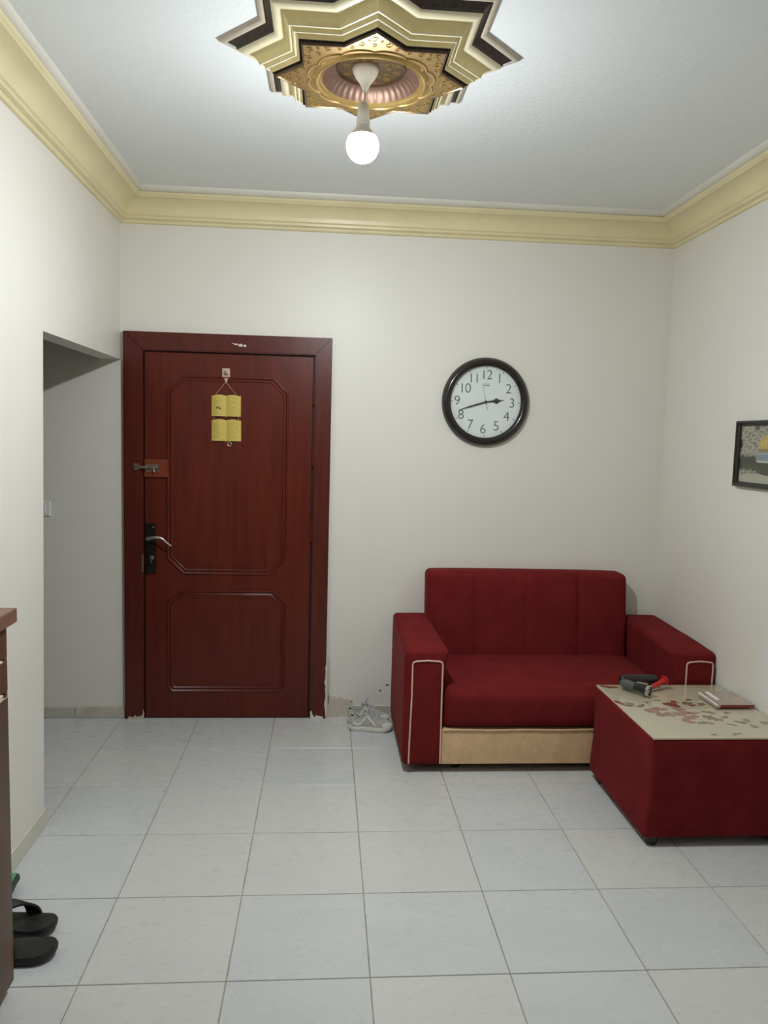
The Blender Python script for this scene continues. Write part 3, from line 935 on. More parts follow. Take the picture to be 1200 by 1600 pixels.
# scalloped rim, ring and fluted dish
bm = bmesh.new()
sc_ = [[], [], [], []]
N2 = 192
for i in range(N2):
    a = 2 * pi * i / N2
    w = 0.186 + 0.012 * abs(sin(6 * a)) ** 0.7
    for q, (dr, z) in enumerate(((0.0, ZP), (-0.002, ZP - 0.004), (-0.005, ZP - 0.0035), (-0.007, ZP))):
        sc_[q].append(bm.verts.new((RC.x + (w + dr) * cos(a), RC.y + (w + dr) * sin(a), z)))
for q in range(3):
    for i in range(N2):
        j = (i + 1) % N2
        bm.faces.new((sc_[q][i], sc_[q][j], sc_[q + 1][j], sc_[q + 1][i]))
obj('scalloped_rim', bm, 'ros_gold_bright', ros, smooth=True)
o3 = (RC.x, RC.y, 0)
bm = lathe(bmesh.new(), [(0.176, ZP), (0.172, ZP - 0.007), (0.166, ZP - 0.010), (0.160, ZP - 0.007), (0.157, ZP), (0.154, ZP + 0.001), (0.152, ZP - 0.002), (0.149, ZP)], 96, o3)
obj('ring', bm, 'ros_gold_bright', ros, smooth=True)
NF = 40
bm = lathe(bmesh.new(), [(0.149, ZP), (0.144, ZP + 0.008), (0.134, ZP + 0.020), (0.120, ZP + 0.030), (0.108, ZP + 0.034)], 240, o3,
           rfun=lambda rr, a, h: rr + (0.0010 if ZP + 0.004 < h < ZP + 0.032 else 0.0) * cos(NF * a))
obj('fluted_wall', bm, 'ros_rose', ros, smooth=True)
bm = lathe(bmesh.new(), [(0.108, ZP + 0.034), (0.106, ZP + 0.030), (0.102, ZP + 0.030), (0.100, ZP + 0.036), (0.0, ZP + 0.038)], 64, o3)
obj('dish_floor', bm, 'ros_bronze', ros, smooth=True)
# scroll relief on the eight points and in the dish
def spiral(bm, cx, cy, r0_, a0, turns, sgn, z, rad=0.0011):
    pts = []
    for i in range(15):
        t = i / 14
        a = a0 + sgn * turns * 2 * pi * t
        q = r0_ * (1 - 0.85 * t)
        pts.append((RC.x + cx + q * cos(a), RC.y + cy + q * sin(a), z))
    tube(bm, pts, rad, 5)
bm = bmesh.new()
for i in range(8):
    a = i * pi / 4
    for rr, da, sz in ((0.255, 0, 0.012), (0.228, 0.16, 0.013), (0.228, -0.16, 0.013), (0.222, 0.0, 0.010), (0.213, 0.30, 0.009), (0.213, -0.30, 0.009), (0.243, 0.07, 0.006), (0.243, -0.07, 0.006)):
        spiral(bm, rr * cos(a + da), rr * sin(a + da), sz, a + (pi if da == 0 else 0), 1.4, 1 if da >= 0 else -1, ZP - 0.001)
obj('scroll_relief', bm, 'ros_gold_bright', ros, smooth=True, kind='stuff')
bm = bmesh.new()
for i in range(10):
    a = 2 * pi * i / 10 + 0.2
    spiral(bm, 0.078 * cos(a), 0.078 * sin(a), 0.013, a, 1.4, 1 if i % 2 else -1, ZP + 0.0365, 0.0018)
    spiral(bm, 0.055 * cos(a + 0.3), 0.055 * sin(a + 0.3), 0.008, a, 1.2, -1 if i % 2 else 1, ZP + 0.037, 0.0015)
obj('dish_relief', bm, 'ros_gold_bright', ros, smooth=True, kind='stuff')

# ------------------------------------------------------------------ hanging bulb
BX, BY = 1.146, -1.572
lamp = thing('pendant_bulb', 'bare glowing white bulb hanging on a short cord from the ceiling rosette', 'lamp', (BX, BY, ZP + 0.037))
ob = (BX, BY, 0)
bm = lathe(bmesh.new(), [(0.0, 2.630), (0.040, 2.630), (0.041, 2.626), (0.038, 2.616), (0.030, 2.602), (0.021, 2.590), (0.013, 2.578), (0.009, 2.566), (0.006, 2.562), (0.0, 2.562)], 32, ob)
obj('canopy', bm, 'lamp_cream', lamp, smooth=True)
bm = bmesh.new(); tube(bm, [(BX, BY, 2.566), (BX - 0.0005, BY, 2.55), (BX - 0.002, BY, 2.525)], 0.0035, 8)
obj('cord', bm, 'lamp_white', lamp, smooth=True)
ob = (BX - 0.004, BY, 0)
bm = lathe(bmesh.new(), [(0.0, 2.532), (0.011, 2.530), (0.016, 2.522), (0.018, 2.500), (0.021, 2.474), (0.021, 2.464), (0.0, 2.464)], 28, ob)
obj('bulb_holder', bm, 'lamp_white', lamp, smooth=True)
bz, br = 2.402, 0.050
bm = lathe(bmesh.new(), [(0.0, 2.466), (0.0195, 2.466), (0.022, 2.455), (0.030, 2.445), (br * sin(radians(52)), bz + br * cos(radians(52))), (br * sin(radians(57)), bz + br * cos(radians(57))), (0.0, bz + br * cos(radians(57)))], 32, ob)
obj('bulb_base', bm, 'lamp_white', lamp, smooth=True)
bm = lathe(bmesh.new(), [(br * sin(radians(t)), bz + br * cos(radians(t))) for t in range(57, 180, 8)] + [(0.0, bz - br)], 40, ob)
obj('bulb_globe', bm, 'bulb', lamp, smooth=True)

# ------------------------------------------------------------------ sofa
SX0, SX1 = 1.418, 2.856
SYB, SYF = -0.035, -0.712
sofa = thing('sofa', 'red velvet two-seat sofa with cream piping against the back wall', 'sofa', ((SX0 + SX1) / 2, (SYB + SYF) / 2, 0))
ncoef = [(rnd.uniform(4, 12), rnd.uniform(4, 12), rnd.uniform(0, 6)) for _ in range(4)]
def wob(p, amp):
    s = 0
    for a, b, c in ncoef:
        s += sin(a * p.x + b * p.y * 1.3 + c) * cos(b * p.z + a * 0.5 * p.x)
    return s * amp / 4
def arm_fn(sgn):
    def fn(q, t):
        # top pad flares inward a little and slopes down to the front
        fz = max(0, (q.z - 0.40) / 0.19)
        fy = (SYB - q.y) / (SYB - SYF)
        if q.z > 0.45:
            q.z -= 0.022 * fy * (q.z - 0.45) / 0.14
        if t[0] * sgn > 0.2:
            q.x += sgn * 0.022 * max(0, min(1, fz)) ** 2 * fy
        q.z += wob(q, 0.003) if q.z > 0.3 else 0
        return q
    return fn
bm = rbox(bmesh.new(), SX0, 1.598, SYF, SYB, 0.038, 0.590, 0.022, (5, 12, 10), (0.004, 0.0, 0.004, 0, 0, 0.008), arm_fn(1))
arm_l = obj('armrest', bm, 'velvet', sofa, smooth=True)
bm = rbox(bmesh.new(), 2.662, SX1, SYF, SYB, 0.038, 0.590, 0.022, (5, 12, 10), (0.0, 0.002, 0.004, 0, 0, 0.008), arm_fn(-1))
arm_r = obj('armrest', bm, 'velvet', sofa, smooth=True)
for (xa, xb, top, par) in ((1.451, 1.586, 0.522, arm_l), (2.714, 2.838, 0.524, arm_r)):
    yy = SYF - 0.005
    pts = [(xa - 0.006, yy + 0.002, 0.05), (xa - 0.004, yy, 0.2), (xa, yy, 0.36), (xa, yy, top - 0.014), (xa + 0.004, yy, top - 0.004), (xa + 0.014, yy, top), ((xa + xb) / 2, yy, top + 0.004), (xb - 0.014, yy, top),
           (xb - 0.004, yy, top - 0.004), (xb, yy, top - 0.014), (xb, yy, 0.36), (xb + 0.001, yy, 0.2), (xb + 0.002, yy + 0.002, 0.05)]
    bm = bmesh.new(); tube(bm, pts, 0.0038, 8)
    obj('piping', bm, 'piping', par, smooth=True, label='cream piping loop')
# seat
bm = rbox(bmesh.new(), 1.590, 2.670, SYF + 0.004, -0.10, 0.205, 0.395, 0.045, (14, 8, 4), (0, 0, 0.022, 0, 0, 0.012), lambda q, t: Vector((q.x, q.y, q.z + wob(q, 0.004))))
obj('seat_cushion', bm, 'velvet', sofa, smooth=True)
# plinth in beige with piped edge
obj('front_panel', rbox(bmesh.new(), 1.592, 2.668, SYF + 0.002, -0.12, 0.042, 0.206, 0.006, (6, 2, 2)), 'beige_fabric', sofa, smooth=True, label='beige fabric front panel')
bm = bmesh.new(); tube(bm, [(1.598 + i * 0.0532, SYF - 0.001, 0.204 + 0.0012 * sin(i * 1.1)) for i in range(21)], 0.0045, 8)
obj('piping', bm, 'beige_fabric', sofa, smooth=True)
obj('seat_frame', bx(1.50, 2.76, -0.66, -0.10, 0.03, 0.05), 'black_plastic', sofa)
# backrest with three stitched channels
SEAMS = (1.842, 2.113, 2.388)
def back_fn(q, t):
    if t[1] < 0.2:
        d = min(abs(q.x - s) for s in SEAMS)
        g = math.exp(-(d / 0.010) ** 2)
        q.y += 0.013 * g
        if q.z > 0.78:
            q.z -= 0.005 * g
    # leans back towards the top
    q.y += 0.055 * max(0, (q.z - 0.38) / 0.44) * (1 if t[1] < 0.9 else 0.15)
    q.x += 0.0
    q.z += wob(q, 0.002)
    return q
bm = rbox(bmesh.new(), 1.586, 2.656, -0.175, -0.030, 0.30, 0.822, 0.030, (64, 3, 10), (0, 0, 0.014, 0, 0, 0.005), back_fn)
obj('backrest', bm, 'velvet', sofa, smooth=True)
for x, y in ((1.50, -0.52), (1.672, -0.63), (2.60, -0.63), (2.76, -0.52), (1.50, -0.10), (2.76, -0.10)):
    bm = lathe(bmesh.new(), [(0.0, 0.045), (0.024, 0.045), (0.020, 0.0), (0.0, 0.0)], 16, (x, y, 0))
    obj('foot', bm, 'black_plastic', sofa, smooth=True)

# ------------------------------------------------------------------ coffee table (upholstered cube)
TX0, TX1, TYF, TYB = 2.276, 2.845, -1.362, -0.752
tbl = thing('coffee_table', 'red velvet cube coffee table with worn beige glass top beside the sofa', 'coffee table', ((TX0 + TX1) / 2, (TYF + TYB) / 2, 0))
def tab_fn(q, t):
    # fabric pulled in near the lower third of the near corner
    z = q.z
    g = math.exp(-((z - 0.20) / 0.07) ** 2)
    if t[1] < -0.5 and t[0] < -0.5:
        q.x += 0.006 * g
    if z < 0.2:
        q.x -= 0.012 * (0.2 - z) / 0.17 if t[0] < 0 else 0
    q.x += wob(Vector((q.y, q.z, q.x)), 0.003) if t[0] < -0.5 else 0
    return q
bm = rbox(bmesh.new(), TX0, TX1, TYF, TYB, 0.036, 0.421, 0.012, (8, 8, 8), (0.004, 0, 0.004, 0.0, 0, 0), tab_fn)
obj('upholstered_body', bm, 'velvet', tbl, smooth=True)
for x, y in ((TX0 + 0.035, TYF + 0.035), (TX1 - 0.04, TYF + 0.035), (TX0 + 0.03, TYB - 0.06), (TX1 - 0.04, TYB - 0.06)):
    bm = lathe(bmesh.new(), [(0.0, 0.040), (0.026, 0.040), (0.023, 0.010), (0.019, 0.0), (0.0, 0.0)], 18, (x, y, 0))
    obj('foot', bm, 'black_plastic', tbl, smooth=True)
GX0, GX1, GYF, GYB = 2.283, 2.848, -1.362, -0.747
ZB = 0.4265
board = obj('beige_board', bx(GX0, GX1, GYF, GYB, 0.4205, ZB), 'table_board', tbl)
# worn spots in the paint under the glass: (x, y, rx, ry, material)
WP = [(2.330, -0.775, 0.040, 0.012, 'patch_red'), (2.300, -0.985, 0.013, 0.028, 'patch_red'), (2.336, -1.000, 0.022, 0.020, 'patch_brown'), (2.372, -1.020, 0.028, 0.010, 'patch_brown'),
      (2.403, -1.075, 0.028, 0.030, 'patch_pink'), (2.445, -1.055, 0.028, 0.016, 'patch_pink'), (2.415, -1.125, 0.024, 0.012, 'patch_pink'), (2.452, -1.118, 0.030, 0.016, 'patch_pink'),
      (2.418, -0.975, 0.013, 0.008, 'patch_brown'), (2.470, -0.950, 0.018, 0.007, 'patch_brown'),
      (2.515, -1.005, 0.026, 0.024, 'patch_red'), (2.540, -0.970, 0.018, 0.012, 'patch_red'), (2.520, -1.060, 0.020, 0.022, 'patch_pink'), (2.590, -0.985, 0.022, 0.014, 'patch_brown'), (2.600, -1.010, 0.018, 0.009, 'patch_red'),
      (2.505, -1.110, 0.032, 0.020, 'patch_pink'), (2.530, -1.150, 0.036, 0.015, 'patch_pink'), (2.555, -1.100, 0.030, 0.014, 'patch_pink'), (2.495, -1.190, 0.024, 0.020, 'patch_pink'), (2.545, -1.210, 0.020, 0.011, 'patch_brown'),
      (2.630, -1.095, 0.026, 0.012, 'patch_brown'), (2.600, -1.150, 0.020, 0.020, 'patch_brown'), (2.625, -1.175, 0.020, 0.014, 'patch_brown'), (2.615, -0.945, 0.018, 0.010, 'patch_brown'), (2.645, -1.000, 0.020, 0.012, 'patch_brown'),
      (2.702, -1.100, 0.014, 0.009, 'patch_brown'), (2.668, -1.150, 0.018, 0.010, 'patch_brown'), (2.705, -1.205, 0.024, 0.012, 'patch_brown'), (2.740, -1.185, 0.016, 0.012, 'patch_brown'), (2.735, -1.250, 0.018, 0.012, 'patch_brown'),
      (2.800, -1.210, 0.018, 0.014, 'patch_brown'), (2.530, -1.330, 0.012, 0.007, 'patch_pink'), (2.620, -1.325, 0.020, 0.008, 'patch_pink'), (2.575, -1.215, 0.016, 0.008, 'patch_brown'), (2.655, -1.230, 0.022, 0.006, 'patch_brown')]
for (x, y, a, b, m) in WP:
    a, b = a * 1.12, b * 1.55
    bm = bmesh.new()
    ph_ = [rnd.uniform(0, 6.28) for _ in range(3)]
    rot = rnd.uniform(-0.6, 0.6)
    pl = []
    for i in range(22):
        t = 2 * pi * i / 22
        q = 0.82 + 0.16 * sin(2 * t + ph_[0]) + 0.14 * sin(3 * t + ph_[1]) + 0.12 * sin(5 * t + ph_[2])
        ux, uy = a * q * cos(t), b * q * sin(t)
        pl.append((min(GX1 - 0.002, max(GX0 + 0.001, x + ux * cos(rot) - uy * sin(rot))), min(GYB - 0.002, max(GYF + 0.002, y + ux * sin(rot) + uy * cos(rot)))))
    prism(bm, pl, lambda p, q_, d: Vector((p, q_, ZB + 0.0002 + d)), 0.0005)
    obj('worn_patch', bm, m, board)
obj('glass_top', bx(GX0, GX1, GYF, GYB, ZB + 0.001, ZB + 0.007, 0.001, 1), 'glass', tbl)
ZT = ZB + 0.0072

# things on the table
to = thing('flashlight', 'grey and black flashlight lying at the back left of the glass table', 'flashlight', (2.41, -0.87, ZT))
a0, a1 = Vector((2.372, -0.802, ZT + 0.024)), Vector((2.452, -0.925, ZT + 0.024))
dx = (a1 - a0).normalized(); L = (a1 - a0).length
Xa, Ya, Za = axes_for(dx)
bm = lathe(bmesh.new(), [(0.0, 0.0), (0.012, 0.002), (0.018, 0.012), (0.0205, 0.035), (0.019, 0.06), (0.018, 0.075), (0.0, 0.075)], 24, a0, Xa, Ya, Za)
obj('grip', bm, 'grey_plastic', to, smooth=True)
bm = lathe(bmesh.new(), [(0.0, 0.0751), (0.0175, 0.0751), (0.0175, 0.105), (0.0225, 0.125), (0.0235, L - 0.002), (0.021, L), (0.0195, L - 0.006), (0.0, L - 0.008)], 24, a0, Xa, Ya, Za)
obj('head', bm, 'black_plastic', to, smooth=True)
bm = lathe(bmesh.new(), [(0.0238, L - 0.008), (0.0242, L + 0.001), (0.0205, L + 0.003), (0.019, L - 0.002), (0.0235, L - 0.010)], 24, a0, Xa, Ya, Za)
obj('bezel', bm, 'silver', to, smooth=True)
for j in range(7):
    a = 2 * pi * j / 6
    c = a0 + Za * (L - 0.0078) + (Xa * cos(a) + Ya * sin(a)) * (0.0 if j == 6 else 0.012)
    bm = lathe(bmesh.new(), [(0.0036, 0), (0.0034, 0.003), (0.0, 0.005)], 10, c, Xa, Ya, Za)
    obj('led', bm, 'lamp_white', to, smooth=True)
bm = bmesh.new()
for t in (0.078, 0.120):
    pass
tube(bm, [a0 + Za * 0.078 + Vector((0.006, 0.004, 0.0165)), a0 + Za * 0.100 + Vector((0.006, 0.004, 0.020)), a0 + Za * 0.128 + Vector((0.006, 0.004, 0.0225))], 0.0055, 8)
obj('switch_strip', bm, 'silver', to, smooth=True)

rt = thing('red_handled_tool', 'bright red plastic tool handle with a flared end beside the flashlight', 'tool', (2.54, -0.81, ZT))
a0, a1 = Vector((2.492, -0.842, ZT + 0.011)), Vector((2.574, -0.800, ZT + 0.033))
Xa, Ya, Za = axes_for(a1 - a0); L = (a1 - a0).length
bm = lathe(bmesh.new(), [(0.0, 0.0), (0.0095, 0.001), (0.0105, 0.02), (0.0105, L - 0.012), (0.0125, L - 0.004), (0.0, L - 0.004)], 20, a0, Xa, Ya, Za)
obj('handle', bm, 'red_plastic', rt, smooth=True)
bm = lathe(bmesh.new(), [(0.0, L - 0.005), (0.019, L - 0.005), (0.021, L), (0.018, L + 0.005), (0.008, L + 0.008), (0.0, L + 0.008)], 24, a0, Xa, Ya, Za)
obj('flared_end', bm, 'red_plastic', rt, smooth=True)

cs = thing('glasses_case', 'dark oblong case lying behind the flashlight at the sofa edge of the table', 'case', (2.465, -0.775, ZT))
bm = rbox(bmesh.new(), 2.378, 2.552, -0.794, -0.752, ZT, ZT + 0.046, 0.014, (6, 2, 2), (0.0, 0, 0.003, 0, 0, 0.003))
obj('shell', bm, 'case', cs, smooth=True)
bm = bmesh.new(); tube(bm, [(2.380, -0.797, ZT + 0.028), (2.42, -0.7985, ZT + 0.028), (2.51, -0.7985, ZT + 0.028), (2.550, -0.797, ZT + 0.028)], 0.0012, 6)
obj('seam', bm, 'black_plastic', cs)
bm = bmesh.new()
for x in (2.432, 2.460, 2.484):
    tube(bm, [(x, -0.7985, ZT + 0.012), (x, -0.7985, ZT + 0.022), (x + 0.006, -0.7985, ZT + 0.026), (x + 0.016, -0.7985, ZT + 0.024), (x + 0.020, -0.7985, ZT + 0.012)], 0.0012, 6)
obj('curved_emblem', bm, 'case_mark', cs, label='dull red looping lines on the case')

bk = thing('book', 'thin taupe book with red front edge at the wall side of the table', 'book', (2.77, -0.975, ZT))
obj('cover', bx(2.697, 2.843, -1.060, -0.885, ZT + 0.010, ZT + 0.0125, 0.0008, 1), 'book_cover', bk)
obj('cover', bx(2.697, 2.843, -1.060, -0.885, ZT, ZT + 0.002, 0.0008, 1), 'book_red', bk)
obj('page_block', bx(2.699, 2.842, -1.056, -0.887, ZT + 0.002, ZT + 0.010), 'paper', bk)
obj('red_edge', bx(2.699, 2.843, -1.0625, -1.057, ZT + 0.0005, ZT + 0.012, 0.0008, 1), 'book_red', bk)
pb = thing('paper_packet', 'narrow white paper packet with two pale strips beside the taupe book', 'packet', (2.69, -0.975, ZT))
obj('sleeve', bx(2.676, 2.6955, -1.066, -0.900, ZT, ZT + 0.010, 0.001, 1), 'book_cover', pb)
obj('white_strip', bx(2.679, 2.687, -1.066, -0.902, ZT + 0.0101, ZT + 0.0125, 0.0006, 1), 'paper', pb)
cdp = thing('folded_slip', 'small white folded paper slip lying on the taupe book', 'paper', (2.72, -0.95, ZT + 0.0126))
obj('sheet', bx(2.708, 2.726, -1.005, -0.900, ZT + 0.0126, ZT + 0.0146, 0.0006, 1), 'paper', cdp)

# ------------------------------------------------------------------ sneakers beside the sofa
def shoe_parts(root):
    """sneaker in local space: heel at x=0, toe at x=L, sole on z=0"""
    L = 0.222
    def halfw(t):     # outline half width
        return 0.030 * (1 - (max(0, 0.14 - t) / 0.14) ** 2.2) ** 0.5 * (0.92 + 0.38 * min(1, max(0, (t - 0.3) / 0.4))) * (1 - max(0, (t - 0.72) / 0.28) ** 2.4) ** 0.5 if 0 < t < 1 else 0.001
    NS = 24
    ts = [0.5 - 0.5 * cos(pi * i / NS) for i in range(NS + 1)]
    ts[0], ts[-1] = 0.004, 0.996
    def out(t, z0, z1, grow, bm):
        pass
    # sole
    bm = bmesh.new()
    rings = []
    for z, g in ((0.0, 0.000), (0.004, 0.003), (0.018, 0.004), (0.024, 0.003), (0.026, 0.0)):
        ring = []
        pts = [(t, 1) for t in ts] + [(t, -1) for t in ts[::-1]]
        for t, s in pts:
            lift = 0.014 * max(0, (t - 0.74) / 0.26) ** 1.6 + 0.004 * max(0, (0.1 - t) / 0.1)
            x = t * L + (g if t > 0.5 else -g) * abs(2 * t - 1)
            ring.append(bm.verts.new((x, s * (halfw(t) + g), z * (1 if z > 0.02 else 1) + lift)))
        rings.append(ring)
    m = len(rings[0])
    for A, B in zip(rings[:-1], rings[1:]):
        for j in range(m):
            bm.faces.new((A[j], A[(j + 1) % m], B[(j + 1) % m], B[j]))
    bm.faces.new(rings[0][::-1]); bm.faces.new(rings[-1])
    obj('sole', bm, 'shoe_white', root, world=False, smooth=True)
    # upper
    def top(t):
        if t < 0.10: return 0.088 - 0.10 * (0.10 - t)
        if t < 0.26: return 0.088 - 0.018 * sin(pi * (t - 0.10) / 0.32)
        if t < 0.42: return 0.074 + 0.030 * (t - 0.26) / 0.16
        return 0.048 + 0.056 * max(0, 1 - (t - 0.42) / 0.50) ** 1.15
    def upt(t, a, off=0.0):
        """a: 0 = right base ... pi = left base"""
        lift = 0.012 * max(0, (t - 0.74) / 0.26) ** 1.6
        h = (top(t) - 0.022) * (1 - max(0, (t - 0.86) / 0.14) ** 2.5 * 0.75)
        w = halfw(t) + off
        c, s = cos(a), sin(a)
        ex = 0.75
        return Vector((t * L, w * abs(c) ** ex * (1 if c > 0 else -1) * (1 - 0.25 * s * s), 0.022 + lift + (h + off) * abs(s) ** 0.8))
    NA = 20
    bm = bmesh.new()
    G = [[bm.verts.new(upt(t, pi * j / NA)) for j in range(NA + 1)] for t in ts]
    for i in range(NS):
        for j in range(NA):
            tm, am = (ts[i] + ts[i + 1]) / 2, pi * (j + 0.5) / NA
            if 0.05 < tm < 0.40 and 0.30 * pi < am < 0.70 * pi:
                continue
            bm.faces.new((G[i][j], G[i + 1][j], G[i + 1][j + 1], G[i][j + 1]))
    up = obj('upper', bm, 'shoe_grey', root, world=False, smooth=True)
    # dark lining just inside
    bm = bmesh.new()
    G = [[bm.verts.new(upt(t, pi * j / NA, -0.004)) for j in range(NA + 1)] for t in ts[3:16]]
    for i in range(len(G) - 1):
        for j in range(NA):
            am = pi * (j + 0.5) / NA
            if 0.31 * pi < am < 0.69 * pi:
                continue
            bm.faces.new((G[i][j], G[i + 1][j], G[i + 1][j + 1], G[i][j + 1]))
    obj('lining', bm, 'shoe_dark', root, world=False, smooth=True)
    def patch(name, t0, t1, a0_, a1_, mat, off=0.0022, n=8, skew=0.0):
        bm = bmesh.new()
        g = []
        for i in range(n + 1):
            u_ = i / n
            g.append([bm.verts.new(upt(min(0.99, max(0.006, t0 + (t1 - t0) * u_ + skew * (w_ / 4))), a0_(u_) + (a1_(u_) - a0_(u_)) * w_ / 4, off)) for w_ in range(5)])
        for i in range(n):
            for w_ in range(4):
                bm.faces.new((g[i][w_], g[i + 1][w_], g[i + 1][w_ + 1], g[i][w_ + 1]))
        obj(name, bm, mat, root, world=False, smooth=True)
    for sgn in (0, 1):
        F = (lambda fn: fn) if sgn == 0 else (lambda fn: (lambda q: pi - fn(q)))
        patch('heel_counter', 0.01, 0.20, F(lambda q: 0.05), F(lambda q: 0.95 - 0.45 * q), 'shoe_green')
        patch('side_stripe', 0.10, 0.40, F(lambda q: 0.18 + 0.42 * q ** 1.5 - 0.2 * sin(pi * q)), F(lambda q: 0.42 + 0.40 * q ** 1.5 - 0.2 * sin(pi * q)), 'shoe_white', 0.0035)
        patch('side_stripe', 0.42, 0.62, F(lambda q: 0.62 - 0.55 * q), F(lambda q: 0.85 - 0.55 * q), 'shoe_white', 0.003)
        patch('toe_overlay', 0.78, 0.985, F(lambda q: 0.06), F(lambda q: 0.55 + 0.5 * q), 'shoe_white', 0.0025)
    # collar roll, tongue, laces
    pts = []
    for i in range(24):
        a = 2 * pi * i / 24
        t = 0.225 + 0.175 * cos(a)
        side = sin(a)
        ang = pi / 2 - side * 0.20 * pi
        pts.append(upt(t, ang, 0.001))
    bm = bmesh.new(); tube(bm, pts, 0.0045, 8, closed=True)
    obj('collar', bm, 'shoe_green', root, world=False, smooth=True)
    bm = bmesh.new()
    tg = [[bm.verts.new(Vector((L * (0.36 + 0.05 * 0 + 0.22 * (1 - v_)), (w_ - 2) * 0.009, 0.118 - 0.030 * (1 - v_) - 0.002 * (w_ - 2) ** 2 + (0.004 if v_ > 0.9 else 0)))) for w_ in range(5)] for v_ in (0, 0.33, 0.66, 1.0)]
    for i in range(3):
        for w_ in range(4):
            bm.faces.new((tg[i][w_], tg[i + 1][w_], tg[i + 1][w_ + 1], tg[i][w_ + 1]))
    o = obj('tongue', bm, 'lace', root, world=False, smooth=True)
    md = o.modifiers.new('thick', 'SOLIDIFY'); md.thickness = 0.006
    for i in range(4):
        t = 0.42 + 0.07 * i
        p = [upt(t, pi * 0.26, 0.003), upt(t + 0.01, pi * 0.38, 0.005), upt(t + 0.015, pi * 0.5, 0.006), upt(t + 0.01, pi * 0.62, 0.005), upt(t, pi * 0.74, 0.003)]
        bm = bmesh.new(); tube(bm, p, 0.0028, 6)
        obj('lace', bm, 'lace', root, world=False, smooth=True)
    for s in (-1, 1):
        b0 = upt(0.42, pi / 2, 0.008)
        p = [b0, b0 + Vector((0.010, s * 0.014, 0.012)), b0 + Vector((0.016, s * 0.026, 0.010)), b0 + Vector((0.012, s * 0.030, 0.0)), b0 + Vector((0.004, s * 0.016, 0.003)), b0]
        bm = bmesh.new(); tube(bm, p, 0.0022, 6)
        obj('lace_bow', bm, 'lace', root, world=False, smooth=True)
sh1 = thing('sneaker', 'grey sneaker with off-white stripes, nearer one of the pair beside the sofa', 'shoe', (1.195, -0.172, 0.0), (0, 0, -0.13), 'grey sneakers beside the sofa')
shoe_parts(sh1)
def copy_thing(src, label, loc, rot, group=None):
    c = src.copy(); COL.objects.link(c)
    c.location = loc; c.rotation_euler = rot; c['label'] = label
    for ch in list(src.children):
        d = ch.copy(); COL.objects.link(d); d.parent = c
        for g in list(ch.children):
            e = g.copy(); COL.objects.link(e); e.parent = d
    return c
copy_thing(sh1, 'grey sneaker standing close to the wall behind the nearer striped sneaker', (1.186, -0.074, 0.0), (0, 0, -0.03))

# ------------------------------------------------------------------ brown cabinet at the left edge
CX1 = 0.2365
CYB, CYF = -2.03, -2.93
cab = thing('shoe_cabinet', 'brown wooden cabinet with drawers against the left wall at the picture edge', 'cabinet', (0.12, (CYB + CYF) / 2, 0))
obj('body', bx(0.012, CX1 - 0.018, CYF, CYB, 0.05, 1.003), 'cabinet', cab)
obj('side_panel', bx(0.012, CX1 - 0.0005, CYB - 0.016, CYB, 0.030, 1.003, 0.001, 1), 'cabinet', cab)
obj('side_panel', bx(0.012, CX1 - 0.0005, CYF, CYF + 0.016, 0.030, 1.003, 0.001, 1), 'cabinet', cab)
obj('top_slab', bx(0.004, 0.252, CYF - 0.02, -1.998, 1.005, 1.043, 0.003, 2), 'cabinet_top', cab)
for (z0, z1, m) in ((0.832, 0.915, 'cabinet_drawer'), (0.920, 1.000, 'cabinet_drawer')):
    d = obj('drawer', bx(CX1 - 0.018, CX1 + 0.001, CYF + 0.002, CYB - 0.001, z0, z1, 0.0015, 1), m, cab)
    bm = bx(CX1 + 0.001, CX1 + 0.012, -2.60, -2.085, z0 + 0.001, z0 + 0.006, 0.001, 1)
    obj('edge_pull', bm, 'pale_edge', d, label='pale edge pull')
for (ya, yb_) in ((CYF + 0.002, -2.482), (-2.478, CYB - 0.001)):
    d = obj('door', bx(CX1 - 0.018, CX1 + 0.001, ya, yb_, 0.031, 0.815, 0.0015, 1), 'cabinet', cab)
    obj('edge_band', bx(CX1 - 0.017, CX1, ya + 0.002, yb_ - 0.002, 0.8151, 0.8165), 'pale_edge', d, label='pale edge band')
for y in (CYB - 0.10, CYF + 0.06):
    for x in (0.05, CX1 - 0.03):
        obj('foot', bx(x - 0.02, x + 0.02, y - 0.02, y + 0.02, 0.0, 0.05, 0.003, 1), 'black_plastic', cab)

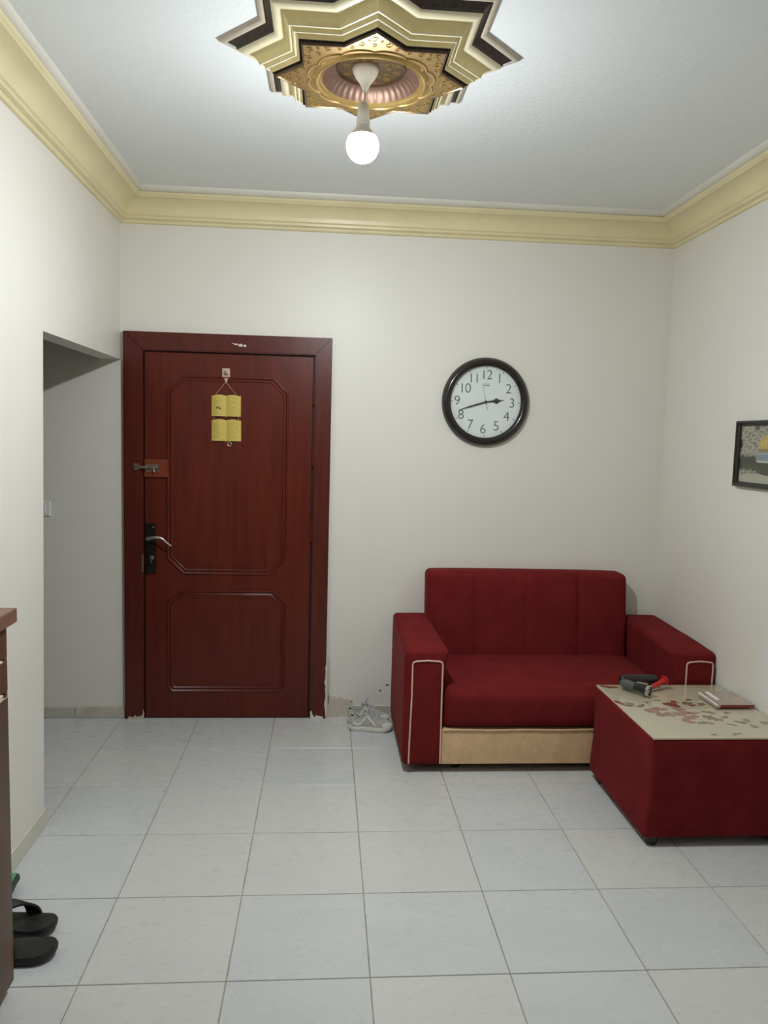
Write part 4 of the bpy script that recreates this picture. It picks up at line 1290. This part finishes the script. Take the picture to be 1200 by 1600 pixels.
# ------------------------------------------------------------------ slippers
def slipper(root, L, W_, m_sole, m_strap, strap=True, m_foot=None, thick=0.026, skew=0.0, t0=0.44, t1=0.70, hh=0.062):
    """slide: heel at x=0, toe at x=L, on z=0"""
    NS = 22
    ts = [0.5 - 0.5 * cos(pi * i / NS) for i in range(NS + 1)]
    ts[0], ts[-1] = 0.003, 0.997
    def hw(t):
        base = W_ / 2 * (0.80 + 0.20 * min(1, max(0, (t - 0.25) / 0.4)))
        e = 1.0
        if t < 0.16: e = (1 - ((0.16 - t) / 0.16) ** 2.2) ** 0.5
        if t > 0.74: e = max(0.0, 1 - ((t - 0.74) / 0.26) ** 2.6) ** 0.5
        return max(0.002, base * e)
    bm = bmesh.new()
    rings = []
    for z, g in ((0.0, -0.004), (0.005, 0.0), (thick * 0.7, 0.0015), (thick, -0.002), (thick - 0.001, -0.007), (thick - 0.003, -0.011)):
        ring = []
        for t, s in [(t, 1) for t in ts] + [(t, -1) for t in ts[::-1]]:
            lift = 0.012 * max(0, (t - 0.75) / 0.25) ** 1.6
            gg = g
            x = L * t + (gg if t > 0.5 else -gg) * abs(2 * t - 1) ** 3
            ring.append(bm.verts.new((x, s * max(0.0008, hw(t) + gg), z + lift)))
        rings.append(ring)
    m = len(rings[0])
    for A, B in zip(rings[:-1], rings[1:]):
        for j in range(m):
            bm.faces.new((A[j], A[(j + 1) % m], B[(j + 1) % m], B[j]))
    bm.faces.new(rings[0][::-1]); bm.faces.new(rings[-1])
    obj('sole', bm, m_sole, root, world=False, smooth=True)
    if m_foot:
        bm = bmesh.new()
        A = []
        for t, s in [(t, 1) for t in ts] + [(t, -1) for t in ts[::-1]]:
            lift = 0.012 * max(0, (t - 0.75) / 0.25) ** 1.6
            A.append((L * (0.02 + 0.96 * t), s * max(0.0008, hw(t) - 0.003), thick + lift))
        lo = [bm.verts.new((a, b, c)) for a, b, c in A]; hi = [bm.verts.new((a, b, c + 0.003)) for a, b, c in A]
        for j in range(m):
            bm.faces.new((lo[j], lo[(j + 1) % m], hi[(j + 1) % m], hi[j]))
        bm.faces.new(hi); bm.faces.new(lo[::-1])
        obj('footbed', bm, m_foot, root, world=False, smooth=True)
    if strap:
        bm = bmesh.new()
        rows_ = []
        for q in (0.0, 0.1, 0.3, 0.5, 0.7, 0.9, 1.0):
            h = hh * (1 - 0.18 * q)
            ro, ri_ = [], []
            for j in range(17):
                a = pi * j / 16
                t = t0 + (t1 - t0) * q + skew * cos(a) / 2     # crossing the foot at a slant
                w = hw(t) + 0.003
                ro.append(bm.verts.new((L * t, w * cos(a), 0.010 + h * sin(a) ** 0.8)))
                ri_.append(bm.verts.new((L * t, (w - 0.006) * cos(a), 0.010 + (h - 0.006) * sin(a) ** 0.8)))
            rows_.append((ro, ri_))
        for (o1, i1), (o2, i2) in zip(rows_[:-1], rows_[1:]):
            for j in range(16):
                bm.faces.new((o1[j], o1[j + 1], o2[j + 1], o2[j])); bm.faces.new((i1[j], i2[j], i2[j + 1], i1[j + 1]))
        for o1, i1 in (rows_[0], rows_[-1]):
            for j in range(16):
                bm.faces.new((o1[j], i1[j], i1[j + 1], o1[j + 1]))
        obj('strap', bm, m_strap, root, world=False, smooth=True)
s1 = thing('slipper', 'black foam slide slipper lying nearest the camera beside the cabinet', 'slipper', (0.031, -1.893, 0.0), (0, 0, 0.0), 'black slippers by the cabinet')
slipper(s1, 0.272, 0.098, 'black_rubber', 'black_rubber', skew=-0.16, t0=0.36, t1=0.56)
s2 = thing('slipper', 'black foam slide slipper with visible arched strap, behind the nearest slipper', 'slipper', (0.004, -1.748, 0.0), (0, 0, -0.14), 'black slippers by the cabinet')
slipper(s2, 0.262, 0.096, 'black_rubber', 'black_rubber', skew=0.40, t0=0.36, t1=0.54, hh=0.080)
g1 = thing('teal_slipper', 'teal slipper tilted against the left wall behind the black slippers', 'slipper', (0.042, -1.540, 0.020), (radians(24), 0, radians(-90)), None)
slipper(g1, 0.158, 0.092, 'dark_green', 'teal', False, 'teal', 0.022)
